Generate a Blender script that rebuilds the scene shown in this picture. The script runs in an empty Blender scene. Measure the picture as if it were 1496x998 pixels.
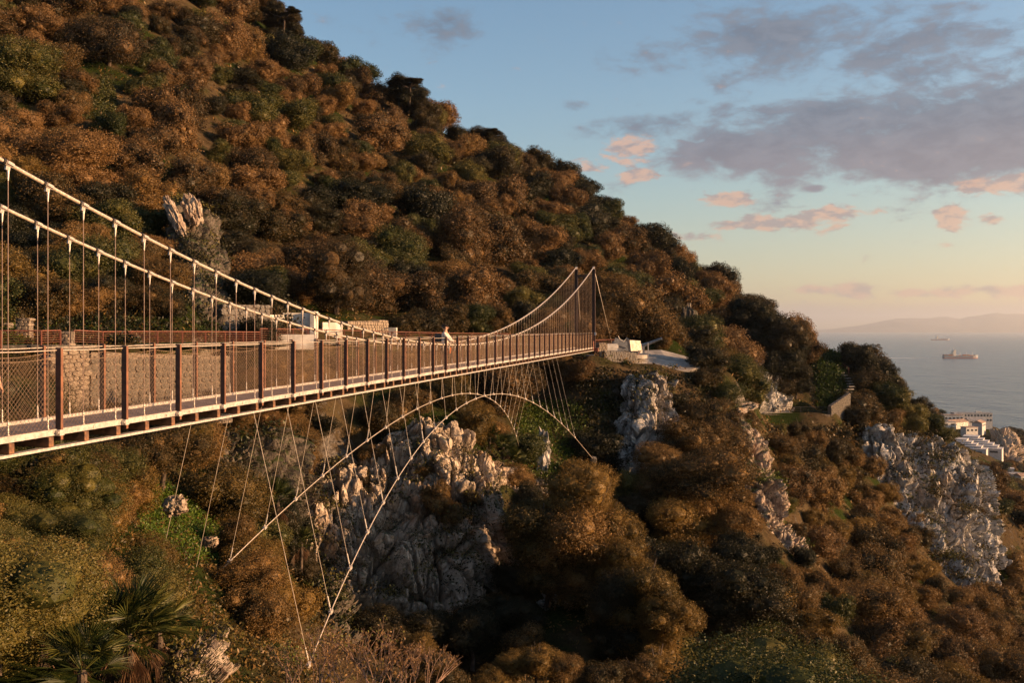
import bpy, math, random
import numpy as np
from mathutils import Vector, Matrix

# ------------------------------------------------------------------ camera, sky, sun, exposure
F, CX, HY = 1400.0, 748.0, 481.0
SEA = -130.0
scene = bpy.context.scene
COL = scene.collection
cam = bpy.data.cameras.new("camera"); camo = bpy.data.objects.new("camera", cam); COL.objects.link(camo)
cam.sensor_width = 36; cam.lens = 36 * F / 1496; cam.shift_y = -18 / 1496
cam.clip_start = 0.1; cam.clip_end = 200000
camo.rotation_euler = (math.radians(90), 0, 0)
scene.camera = camo
scene.view_settings.view_transform = 'Standard'; scene.view_settings.look = 'None'
EXPO = 1.32; DEBUG = False
scene.view_settings.exposure = EXPO; scene.view_settings.gamma = 1.0
scene.cycles.diffuse_bounces = 2; scene.cycles.transmission_bounces = 2; scene.cycles.glossy_bounces = 2; scene.cycles.max_bounces = 4
scene.view_settings.use_curve_mapping = False
SUN_EL, SUN_AZ = math.radians(11), math.radians(97)      # azimuth clockwise from the view direction (+Y)
world = bpy.data.worlds.new("World"); scene.world = world; world.use_nodes = True

class NT:
    """small node helper"""
    def __init__(s, tree): s.t = tree; s.n = tree.nodes; s.l = tree.links
    def new(s, kind, **kw):
        n = s.n.new(kind)
        for k, v in kw.items(): setattr(n, k, v)
        return n
    def set(s, sock, v):
        if hasattr(v, 'is_linked') or isinstance(v, bpy.types.NodeSocket): s.l.new(v, sock)
        elif isinstance(v, (tuple, list)) and len(v) == 3 and sock.type == 'RGBA': sock.default_value = (*v, 1)
        else: sock.default_value = v
    def math(s, op, a, b=None, c=None, clamp=False):
        n = s.new('ShaderNodeMath', operation=op); n.use_clamp = clamp
        s.set(n.inputs[0], a)
        if b is not None: s.set(n.inputs[1], b)
        if c is not None: s.set(n.inputs[2], c)
        return n.outputs[0]
    def noise(s, vec, scale, detail=4, rough=.55, dist=0.0, out='Fac'):
        n = s.new('ShaderNodeTexNoise'); s.set(n.inputs['Vector'], vec)
        n.inputs['Scale'].default_value = scale; n.inputs['Detail'].default_value = detail
        n.inputs['Roughness'].default_value = rough; n.inputs['Distortion'].default_value = dist
        return n.outputs[out]
    def mix(s, fac, a, b):
        n = s.new('ShaderNodeMix', data_type='RGBA'); s.set(n.inputs[0], fac); s.set(n.inputs[6], a); s.set(n.inputs[7], b)
        return n.outputs[2]
    def ramp(s, fac, pts):
        n = s.new('ShaderNodeValToRGB'); s.set(n.inputs[0], fac); cr = n.color_ramp
        while len(cr.elements) < len(pts): cr.elements.new(0.5)
        for e, (p, c) in zip(cr.elements, pts):
            e.position = p; e.color = (*c, 1) if len(c) == 3 else c
        return n.outputs[0]
    def step(s, v, lo, hi):
        n = s.new('ShaderNodeMapRange', interpolation_type='SMOOTHSTEP'); s.set(n.inputs[0], v)
        n.inputs[1].default_value = lo; n.inputs[2].default_value = hi
        return n.outputs[0]

def build_world():
    w = NT(world.node_tree); w.n.clear()
    tc = w.new('ShaderNodeTexCoord').outputs['Generated']
    sky = w.new('ShaderNodeTexSky', sky_type='NISHITA'); sky.sun_disc = False
    sky.sun_elevation = SUN_EL; sky.sun_rotation = SUN_AZ
    sky.altitude = 150; sky.air_density = 1.0; sky.dust_density = 0.8; sky.ozone_density = 1.6
    bg = w.new('ShaderNodeBackground'); bg.inputs[1].default_value = SKY_STRENGTH
    sep = w.new('ShaderNodeSeparateXYZ'); w.l.new(tc, sep.inputs[0]); X, Y, Z = sep.outputs
    az = w.math('ARCTAN2', X, Y); el = w.math('ARCSINE', Z)
    # evening tint of the air: warm near the horizon, cool high up (same all round)
    g = w.step(el, 0.0, 0.42)
    base = w.new('ShaderNodeMix', data_type='RGBA', blend_type='MULTIPLY'); base.inputs[0].default_value = 1
    w.l.new(sky.outputs[0], base.inputs[6])
    w.l.new(w.ramp(g, SKY_TINT), base.inputs[7])
    col = base.outputs[2]
    # clouds: noise on the sky direction, gathered where the banks lie
    cv = w.new('ShaderNodeCombineXYZ'); w.l.new(az, cv.inputs[0]); w.set(cv.inputs[1], w.math('MULTIPLY', el, 2.2)); cv.inputs[2].default_value = 3.7
    cvo = cv.outputs[0]
    n1 = w.noise(cvo, 7, 9, .60, .5); n2 = w.noise(cvo, 30, 7, .66, .3); n3 = w.noise(cvo, 3.0, 5, .5, .2)
    def field(blobs, jag=.55):
        acc = None
        for (px, py, rx, ry, amp) in blobs:
            a0 = math.atan((px - CX) / F); e0 = math.atan((HY - py) / F * math.cos(a0))
            dx = w.math('MULTIPLY', w.math('SUBTRACT', az, a0), F / rx)
            dy = w.math('MULTIPLY', w.math('SUBTRACT', el, e0), F / ry)
            d2 = w.math('ADD', w.math('MULTIPLY', dx, dx), w.math('MULTIPLY', dy, dy))
            g_ = w.math('MULTIPLY', w.math('EXPONENT', w.math('MULTIPLY', d2, -1.0)), amp)
            acc = g_ if acc is None else w.math('MAXIMUM', acc, g_)
        return acc
    bank = field([(1420, 110, 210, 70, .92), (1440, 180, 330, 85, 1.3), (1260, 175, 170, 55, 1.1), (1100, 220, 150, 34, .95), (930, 183, 95, 26, .9), (1130, 165, 45, 22, .8),
                  (1370, 60, 330, 50, .8), (950, 78, 160, 36, .72), (650, 30, 80, 30, .62), (1130, 50, 200, 50, .66), (840, 155, 30, 12, .7), (1195, 276, 34, 9, .8),
                  (1060, 205, 100, 30, .7)])
    # elsewhere in the sky: unseen loose clouds, cover thickened to cut the fill light
    loose = w.math('MULTIPLY', w.step(w.math('ABSOLUTE', w.math('SUBTRACT', az, .05)), .5, .8), w.math('MULTIPLY', w.step(n3, .38, .56), .85))
    bank = w.math('MAXIMUM', bank, loose)
    nz = w.math('ADD', w.math('MULTIPLY', n1, .55), w.math('MULTIPLY', n2, .45))
    dens = w.math('ADD', w.math('MULTIPLY', bank, .78), w.math('MULTIPLY', w.math('SUBTRACT', nz, .5), 2.9))
    m_dark = w.step(dens, .22, .70)
    dcol = w.mix(w.step(n2, .38, .62), (0.145, 0.190, 0.265), (0.21, 0.255, 0.33))
    dcol = w.mix(w.math('MULTIPLY', w.step(w.math('MULTIPLY', el, -1), -.215, -.16), .35), dcol, (0.36, 0.28, 0.29))
    col = w.mix(w.math('MULTIPLY', m_dark, .97), col, w.vec_scale(dcol, 1 / SKY_STRENGTH))
    pink = field([(1150, 325, 85, 15, 1.0), (1215, 313, 55, 14, 1.0), (1075, 330, 45, 10, .8), (920, 215, 38, 20, 1.0), (930, 255, 42, 12, .9), (865, 245, 28, 12, .75), (1063, 288, 38, 12, 1.0),
                  (1440, 271, 50, 13, 1.0), (1490, 268, 40, 16, 1.0), (1392, 318, 26, 22, .95), (1015, 345, 40, 12, .6), (1445, 320, 22, 10, .7), (1250, 423, 24, 14, 1.0), (1195, 424, 32, 8, .85), (1400, 427, 38, 10, .95),
                  (1325, 428, 38, 6, .75), (1470, 425, 40, 10, .95), (1405, 323, 30, 10, .6)])
    dp = w.math('ADD', w.math('MULTIPLY', pink, .95), w.math('MULTIPLY', w.math('SUBTRACT', n2, .5), 2.4))
    m_p = w.step(dp, .32, .66)
    # these small clouds catch the low sun on top and stay mauve below
    up = w.noise(cvo, 42, 4, .6, .2)
    pcol = w.mix(w.step(up, .42, .58), (0.40, 0.32, 0.32), (0.74, 0.46, 0.34))
    col = w.mix(w.math('MULTIPLY', m_p, .85), col, w.vec_scale(pcol, 1 / SKY_STRENGTH))
    # thin veil low over the far coast
    veil = w.math('MULTIPLY', w.step(el, .004, .012), w.math('SUBTRACT', 1.0, w.step(w.math('ADD', el, w.math('MULTIPLY', w.math('SUBTRACT', n1, .5), .03)), .018, .034)))
    col = w.mix(w.math('MULTIPLY', veil, .62), col, w.vec_scale((0.50, 0.40, 0.39), 1 / SKY_STRENGTH))
    w.l.new(col, bg.inputs[0])
    out = w.new('ShaderNodeOutputWorld'); w.l.new(bg.outputs[0], out.inputs[0])
def _vs(s, col, k):
    k = k / 2 ** EXPO
    n = s.new('ShaderNodeVectorMath', operation='SCALE')
    if isinstance(col, tuple): n.inputs[0].default_value = col
    else: s.l.new(col, n.inputs[0])
    n.inputs['Scale'].default_value = k
    return n.outputs[0]
NT.vec_scale = _vs
SKY_STRENGTH = 0.077
HAZE = 3.6e-5
SKY_TINT = [(0.0, (1.06, .90, .80)), (0.25, (1.02, .98, .90)), (.6, (.98, 1.03, 1.02)), (1.0, (.93, 1.04, 1.07))]
build_world()
sun = bpy.data.lights.new("sun", 'SUN'); suno = bpy.data.objects.new("sun", sun); COL.objects.link(suno)
sun.energy = 5.0; sun.angle = math.radians(0.55); sun.color = (1.0, .57, .28)
sd = Vector((math.sin(SUN_AZ) * math.cos(SUN_EL), math.cos(SUN_AZ) * math.cos(SUN_EL), math.sin(SUN_EL)))
suno.rotation_euler = sd.to_track_quat('Z', 'Y').to_euler()
suno.location = (60, -20, 60)

# ------------------------------------------------------------------ tagging and mesh helpers
def tag(o, label=None, cat=None, group=None, kind=None):
    if label: o['label'] = label
    if cat: o['category'] = cat
    if group: o['group'] = group
    if kind: o['kind'] = kind
    return o
def empty(name, loc=(0, 0, 0), rz=0.0, label=None, cat=None, group=None):
    o = bpy.data.objects.new(name, None); COL.objects.link(o); o.location = loc; o.rotation_euler = (0, 0, rz)
    o.empty_display_size = .2
    return tag(o, label, cat, group)
def link(name, me, parent=None, loc=None, rot=None, scale=None):
    o = bpy.data.objects.new(name, me); COL.objects.link(o)
    if parent: o.parent = parent
    if loc is not None: o.location = loc
    if rot is not None: o.rotation_euler = rot
    if scale is not None: o.scale = scale
    return o
def mesh_np(name, V, Fq, mat=None, smooth=False):
    """quads (n,4) or triangles (n,3) from numpy arrays"""
    V = np.asarray(V, dtype=np.float32); Fq = np.asarray(Fq, dtype=np.int32)
    me = bpy.data.meshes.new(name); k = Fq.shape[1]
    me.vertices.add(len(V)); me.vertices.foreach_set('co', V.ravel())
    me.loops.add(Fq.size); me.loops.foreach_set('vertex_index', Fq.ravel())
    me.polygons.add(len(Fq)); me.polygons.foreach_set('loop_start', np.arange(0, Fq.size, k, dtype=np.int32))
    me.polygons.foreach_set('loop_total', np.full(len(Fq), k, dtype=np.int32))
    me.polygons.foreach_set('use_smooth', np.full(len(Fq), smooth, dtype=bool))
    me.update(calc_edges=True)
    if mat: me.materials.append(mat)
    return me
class MB:
    """collects simple solids into ONE mesh"""
    def __init__(s): s.v = []; s.f = []
    def add(s, v, f):
        b = len(s.v); s.v += [tuple(p) for p in v]; s.f += [tuple(i + b for i in q) for q in f]; return s
    def box(s, c, size, rz=0.0, ry=0.0, rx=0.0):
        M = Matrix.Translation(c) @ Matrix.Rotation(rz, 4, 'Z') @ Matrix.Rotation(ry, 4, 'Y') @ Matrix.Rotation(rx, 4, 'X')
        a, b, h = [q / 2 for q in size]
        v = [M @ Vector((x * a, y * b, z * h)) for x, y, z in [(-1,-1,-1),(1,-1,-1),(1,1,-1),(-1,1,-1),(-1,-1,1),(1,-1,1),(1,1,1),(-1,1,1)]]
        return s.add(v, [(3,2,1,0),(4,5,6,7),(0,1,5,4),(1,2,6,5),(2,3,7,6),(3,0,4,7)])
    def tube(s, pts, r, n=6, cap=True):
        pts = [Vector(p) for p in pts]; R = r if isinstance(r, (list, tuple)) else [r] * len(pts)
        rings = []; prev = None
        for i, p in enumerate(pts):
            t = (pts[min(i + 1, len(pts) - 1)] - pts[max(i - 1, 0)]).normalized()
            if prev is None: u = t.orthogonal().normalized()
            else: u = (prev - t * prev.dot(t)).normalized()
            prev = u; w_ = t.cross(u)
            rings.append([p + (u * math.cos(2 * math.pi * k / n) + w_ * math.sin(2 * math.pi * k / n)) * R[i] for k in range(n)])
        v = [q for rg in rings for q in rg]; f = []
        for i in range(len(pts) - 1):
            for k in range(n): f.append((i * n + k, i * n + (k + 1) % n, (i + 1) * n + (k + 1) % n, (i + 1) * n + k))
        if cap: f.append(tuple(reversed(range(n)))); f.append(tuple((len(pts) - 1) * n + k for k in range(n)))
        return s.add(v, f)
    def prism(s, poly, z0, z1, M=None):
        n = len(poly); v = [Vector((x, y, z0)) for x, y in poly] + [Vector((x, y, z1)) for x, y in poly]
        if M: v = [M @ p for p in v]
        f = [tuple(reversed(range(n))), tuple(range(n, 2 * n))] + [(i, (i + 1) % n, n + (i + 1) % n, n + i) for i in range(n)]
        return s.add(v, f)
    def mesh(s, name, mat, bevel=0, smooth=False):
        me = bpy.data.meshes.new(name); me.from_pydata(s.v, [], s.f); me.update()
        if bevel:
            import bmesh
            bm = bmesh.new(); bm.from_mesh(me); bmesh.ops.recalc_face_normals(bm, faces=bm.faces)
            bmesh.ops.bevel(bm, geom=[e for e in bm.edges], offset=bevel, segments=1, affect='EDGES'); bm.to_mesh(me); bm.free()
        if smooth: me.polygons.foreach_set('use_smooth', [True] * len(me.polygons))
        me.materials.append(mat); return me
    def obj(s, name, mat, parent=None, **kw):
        bv = kw.pop('bevel', 0); sm = kw.pop('smooth', False)
        return link(name, s.mesh(name, mat, bv, sm), parent, **kw)
def P(px, py, Z): return Vector(((px - CX) / F * Z, Z, (HY - py) / F * Z))

# ------------------------------------------------------------------ materials
def mat_new(name):
    m = bpy.data.materials.new(name); m.use_nodes = True; t = NT(m.node_tree); t.n.clear(); return m, t
def finish(m, t, shader):
    o = t.new('ShaderNodeOutputMaterial'); t.l.new(shader, o.inputs[0]); return m
def simple(name, col, rough=.6, metal=0.0, var=.25, scale=8.0, col2=None, bump=0.0, bscale=30):
    m, t = mat_new(name); tc = t.new('ShaderNodeTexCoord').outputs['Object']
    n = t.noise(tc, scale, 5, .6)
    c2 = col2 or tuple(c * (1 - var * 1.6) for c in col)
    c = t.mix(t.step(n, .35, .68), c2, tuple(min(1, x * (1 + var * .5)) for x in col))
    b = t.new('ShaderNodeBsdfPrincipled'); t.l.new(c, b.inputs['Base Color']); b.inputs['Roughness'].default_value = rough; b.inputs['Metallic'].default_value = metal
    if bump:
        bn = t.new('ShaderNodeBump'); bn.inputs['Strength'].default_value = bump; bn.inputs['Distance'].default_value = .02
        t.l.new(t.noise(tc, bscale, 5, .6), bn.inputs['Height']); t.l.new(bn.outputs[0], b.inputs['Normal'])
    return finish(m, t, b.outputs[0])
def foliage(name, cols, trans=.3, patch=.9):
    """cols: several leaf colours; leaves of one plant differ a little, plants differ more"""
    m, t = mat_new(name); geo = t.new('ShaderNodeNewGeometry'); oi = t.new('ShaderNodeObjectInfo')
    pos = geo.outputs['Position']
    k = len(cols)
    mixv = t.math('ADD', t.math('MULTIPLY', oi.outputs['Random'], .55), t.math('MULTIPLY', t.noise(pos, patch, 3, .6), .55))
    mixv = t.math('ADD', mixv, t.math('MULTIPLY', t.math('SUBTRACT', geo.outputs['Random Per Island'], .5), .55))
    mixv = t.math('ADD', t.math('MULTIPLY', t.math('SUBTRACT', mixv, .55), 1.25), .5)
    c = t.ramp(mixv, [((i + .5) / k, cols[i]) for i in range(k)])
    d = t.new('ShaderNodeBsdfDiffuse'); t.l.new(c, d.inputs[0])
    tr = t.new('ShaderNodeBsdfTranslucent'); t.l.new(c, tr.inputs[0])
    gl = t.new('ShaderNodeBsdfGlossy'); gl.inputs['Roughness'].default_value = .5; gl.inputs[0].default_value = (.6, .6, .6, 1)
    mx = t.new('ShaderNodeMixShader'); mx.inputs[0].default_value = trans; t.l.new(d.outputs[0], mx.inputs[1]); t.l.new(tr.outputs[0], mx.inputs[2])
    m2 = t.new('ShaderNodeMixShader'); m2.inputs[0].default_value = .03; t.l.new(mx.outputs[0], m2.inputs[1]); t.l.new(gl.outputs[0], m2.inputs[2])
    return finish(m, t, m2.outputs[0])
def rock_mat(name, light=(.42, .39, .35), dark=(.13, .115, .10), rust=(.36, .22, .12), moss=(.045, .065, .018), scale=1.0, mossy=.5):
    m, t = mat_new(name); geo = t.new('ShaderNodeNewGeometry'); pos = geo.outputs['Position']
    mp = t.new('ShaderNodeMapping'); t.l.new(pos, mp.inputs[0]); mp.inputs['Scale'].default_value = (1, 1, .45)
    v = mp.outputs[0]
    n1 = t.noise(v, .35 * scale, 8, .65); n2 = t.noise(v, 1.6 * scale, 8, .7); n3 = t.noise(pos, 7 * scale, 6, .7)
    c = t.mix(t.step(n2, .36, .62), dark, light)
    c = t.mix(t.math('MULTIPLY', t.step(n1, .52, .68), .6), c, rust)
    c = t.mix(t.math('MULTIPLY', t.step(n3, .5, .72), .5), c, tuple(x * .45 for x in dark))
    vo = t.new('ShaderNodeTexVoronoi', feature='DISTANCE_TO_EDGE'); t.l.new(v, vo.inputs['Vector']); vo.inputs['Scale'].default_value = 1.5 * scale
    crack = t.math('SUBTRACT', 1.0, t.step(t.math('ADD', vo.outputs[0], t.math('MULTIPLY', t.math('SUBTRACT', n3, .5), .12)), 0, .05))
    c = t.mix(t.math('MULTIPLY', crack, .4), c, (.05, .045, .036))
    sep = t.new('ShaderNodeSeparateXYZ'); t.l.new(geo.outputs['Normal'], sep.inputs[0])
    up = t.math('ADD', sep.outputs[2], t.math('MULTIPLY', t.math('SUBTRACT', n2, .5), 1.6))
    c = t.mix(t.math('MULTIPLY', t.step(up, .75 - mossy * .5, 1.1 - mossy * .5), .9), c, t.mix(t.step(n3, .4, .6), moss, tuple(x * .6 for x in moss)))
    b = t.new('ShaderNodeBsdfPrincipled'); t.l.new(c, b.inputs['Base Color']); b.inputs['Roughness'].default_value = .95
    try: b.inputs['Specular IOR Level'].default_value = .2
    except Exception: pass
    bn = t.new('ShaderNodeBump'); bn.inputs['Strength'].default_value = .9; bn.inputs['Distance'].default_value = .12 / scale
    t.l.new(t.math('ADD', t.math('ADD', n3, n2), t.math('MULTIPLY', crack, -.5)), bn.inputs['Height']); t.l.new(bn.outputs[0], b.inputs['Normal'])
    return finish(m, t, b.outputs[0])
def ground_mat():
    m, t = mat_new('hillside_soil'); geo = t.new('ShaderNodeNewGeometry'); pos = geo.outputs['Position']
    n1 = t.noise(pos, .09, 6, .6); n2 = t.noise(pos, .8, 7, .7); n3 = t.noise(pos, 6, 6, .7)
    soil = t.mix(t.step(n2, .38, .62), (.045, .032, .018), (.085, .062, .035))
    grass = t.mix(t.step(n3, .4, .6), (.012, .020, .006), (.030, .040, .011))
    c = t.mix(t.step(n1, .42, .55), grass, soil)
    sep = t.new('ShaderNodeSeparateXYZ'); t.l.new(geo.outputs['Normal'], sep.inputs[0])
    steep = t.step(t.math('ADD', sep.outputs[2], t.math('MULTIPLY', t.math('SUBTRACT', n2, .5), .7)), .50, .36)
    rk = t.mix(t.step(n3, .35, .65), (.08, .07, .06), (.22, .20, .175))
    c = t.mix(steep, c, rk)
    b = t.new('ShaderNodeBsdfDiffuse'); t.l.new(c, b.inputs[0])
    bn = t.new('ShaderNodeBump'); bn.inputs['Strength'].default_value = .8; bn.inputs['Distance'].default_value = .15
    t.l.new(t.math('ADD', n3, n2), bn.inputs['Height']); t.l.new(bn.outputs[0], b.inputs['Normal'])
    return finish(m, t, b.outputs[0])
M = {}
M['soil'] = ground_mat()
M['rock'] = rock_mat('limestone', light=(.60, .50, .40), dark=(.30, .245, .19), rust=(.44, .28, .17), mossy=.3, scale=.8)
M['rock_white'] = rock_mat('pale_limestone', light=(.62, .60, .57), dark=(.30, .285, .265), rust=(.42, .32, .23), scale=.5, mossy=.25)
M['rock_warm'] = rock_mat('warm_limestone', light=(.50, .42, .34), dark=(.22, .16, .12), rust=(.40, .22, .12), scale=1.6, mossy=.35)
M['rock_dark'] = rock_mat('weathered_limestone', light=(.16, .137, .113), dark=(.05, .043, .036), rust=(.12, .08, .05), mossy=.7)  # limestone darkened for faces in shade: the shade is put into the colour
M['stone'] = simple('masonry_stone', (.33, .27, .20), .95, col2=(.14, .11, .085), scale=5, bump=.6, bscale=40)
M['stone_dark'] = simple('dark_masonry_stone', (.13, .115, .095), .95, col2=(.05, .045, .036), scale=4, bump=.6, bscale=30)  # masonry for shaded walls: shade put into a darker stone colour
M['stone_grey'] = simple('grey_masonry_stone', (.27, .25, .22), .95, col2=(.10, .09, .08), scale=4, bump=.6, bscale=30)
M['mortar'] = simple('mortar', (.19, .155, .12), .95, var=.5, scale=9, bump=.5)
M['plaster'] = simple('white_plaster', (.66, .63, .58), .85, col2=(.46, .43, .38), scale=1.2, bump=.15)
M['concrete'] = simple('pale_concrete', (.32, .29, .255), .9, col2=(.19, .17, .15), scale=.8, bump=.3, bscale=12)
M['rust'] = simple('rusty_rail_paint', (.20, .065, .035), .7, col2=(.10, .035, .022), scale=10)
M['post_edge'] = simple('worn_orange_edge', (.20, .085, .042), .6, col2=(.13, .055, .03), scale=9)  # added strip on each post: sunlight put into a brighter orange
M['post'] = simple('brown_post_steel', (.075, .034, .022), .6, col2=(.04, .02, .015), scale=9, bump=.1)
M['beam'] = simple('brown_beam_steel', (.20, .095, .045), .7, col2=(.09, .045, .025), scale=7, bump=.25)
M['galv'] = simple('galvanised_steel', (.62, .58, .52), .42, .35, col2=(.42, .39, .36), scale=12)
M['cable'] = simple('cable_steel', (.60, .52, .42), .42, .3, col2=(.42, .35, .28), scale=20)
M['hanger'] = simple('hanger_steel', (.34, .25, .20), .5, .3, col2=(.22, .15, .12), scale=20)
M['clamp'] = simple('cast_clamp_steel', (.52, .47, .43), .45, .3, scale=30)
M['black'] = simple('black_rubber', (.015, .013, .012), .6, scale=20)
M['wire'] = simple('net_wire', (.23, .155, .10), .6, .2, scale=20)
M['deck'] = simple('deck_grating', (.17, .14, .14), .7, .1, col2=(.09, .075, .075), scale=5, bump=.3, bscale=60)
M['gun'] = simple('gun_grey_paint', (.24, .25, .26), .55, .2, scale=6)
M['shield'] = simple('cream_gun_shield', (.62, .56, .44), .6, scale=3)
M['bark'] = simple('bark', (.10, .075, .055), .95, col2=(.045, .033, .025), scale=6, bump=.8, bscale=14)
M['white'] = simple('whitewash', (.52, .49, .47), .8, scale=1.0, var=.12)
M['roof'] = simple('grey_roof', (.33, .31, .30), .85, scale=.5)
M['roof_tan'] = simple('tan_roof', (.40, .27, .19), .85, scale=.5)
M['window'] = simple('dark_glass', (.03, .035, .045), .2, scale=1)
M['leaf_brown'] = foliage('leaf_brown', [(.024, .022, .008), (.068, .047, .016), (.138, .082, .027), (.205, .120, .038)], .2)
M['leaf_far'] = foliage('leaf_far_brown', [(.025, .021, .009), (.076, .048, .019), (.142, .080, .030), (.20, .114, .041)], .2, patch=.12)
M['leaf_olive'] = foliage('leaf_olive', [(.018, .027, .007), (.044, .052, .013), (.085, .080, .020), (.135, .11, .027)], .22)
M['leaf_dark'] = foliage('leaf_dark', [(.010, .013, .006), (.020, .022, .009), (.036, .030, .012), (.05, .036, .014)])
M['leaf_gold'] = foliage('leaf_gold', [(.045, .036, .010), (.10, .070, .017), (.16, .100, .025), (.22, .135, .033)])
M['grass'] = foliage('grass_green', [(.014, .028, .006), (.034, .060, .009), (.070, .105, .014), (.12, .15, .02)], .3)
M['grass_lit'] = foliage('fresh_grass', [(.04, .08, .01), (.09, .15, .014), (.14, .21, .02), (.20, .26, .03)], .35)  # brighter copy of the grass, with the sunlight put into its colour
M['palm'] = foliage('palm_green', [(.012, .022, .008), (.026, .040, .010), (.045, .058, .014), (.10, .10, .02)], .25)
M['palm_dead'] = foliage('palm_dead', [(.07, .045, .025), (.12, .07, .04), (.17, .10, .055)], .15)
M['twig'] = simple('pale_twig', (.42, .27, .19), .9, scale=20)
M['bud'] = foliage('leaf_bud', [(.20, .12, .05), (.28, .16, .06), (.16, .20, .04)], .3)
# ------------------------------------------------------------------ numpy noise
def _hash(ix, iy, iz, s=0):
    h = (ix.astype(np.int64) * 374761393 + iy.astype(np.int64) * 668265263 + iz.astype(np.int64) * 2147483647 + s * 974634777) & 0xffffffff
    h = ((h ^ (h >> 13)) * 1274126177) & 0xffffffff
    h = ((h ^ (h >> 16)) * 2246822519) & 0xffffffff
    return ((h ^ (h >> 15)) & 0xffffff) / float(0xffffff)
def vnoise(p, s=0):
    i = np.floor(p).astype(np.int64); f = p - i; f = f * f * (3 - 2 * f); r = 0
    for dx in (0, 1):
        for dy in (0, 1):
            for dz in (0, 1):
                w = (f[:, 0] if dx else 1 - f[:, 0]) * (f[:, 1] if dy else 1 - f[:, 1]) * (f[:, 2] if dz else 1 - f[:, 2])
                r = r + w * _hash(i[:, 0] + dx, i[:, 1] + dy, i[:, 2] + dz, s)
    return r * 2 - 1
def fbm(p, o=4, s=0):
    r = 0; a = .5
    for k in range(o): r = r + a * vnoise(p * (2.03 ** k) + 17.3 * k, s + k); a *= .5
    return r
def worley(p, s=0, jit=.95):
    i = np.floor(p).astype(np.int64); n = len(p)
    f1 = np.full(n, 9.); f2 = np.full(n, 9.); cid = np.zeros(n); tl = np.zeros(n)
    for dx in (-1, 0, 1):
        for dy in (-1, 0, 1):
            for dz in (-1, 0, 1):
                c = i + np.array([dx, dy, dz]); hx = _hash(c[:, 0], c[:, 1], c[:, 2], s); hy = _hash(c[:, 0], c[:, 1], c[:, 2], s + 1); hz = _hash(c[:, 0], c[:, 1], c[:, 2], s + 2)
                q = c + .5 + jit * (np.stack([hx, hy, hz], 1) - .5)
                d = np.sqrt(((q - p) ** 2).sum(1)); m = d < f1
                f2 = np.where(m, f1, np.minimum(f2, d)); tilt = (q - p)[:, 0] * (hx - .5) * 2 + (q - p)[:, 1] * (hy - .5) * 2 + (q - p)[:, 2] * (hz - .5) * 2
                cid = np.where(m, hx * .6 + hy * .4, cid); tl = np.where(m, tilt, tl); f1 = np.where(m, d, f1)
    return f1, f2, cid, tl

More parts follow.
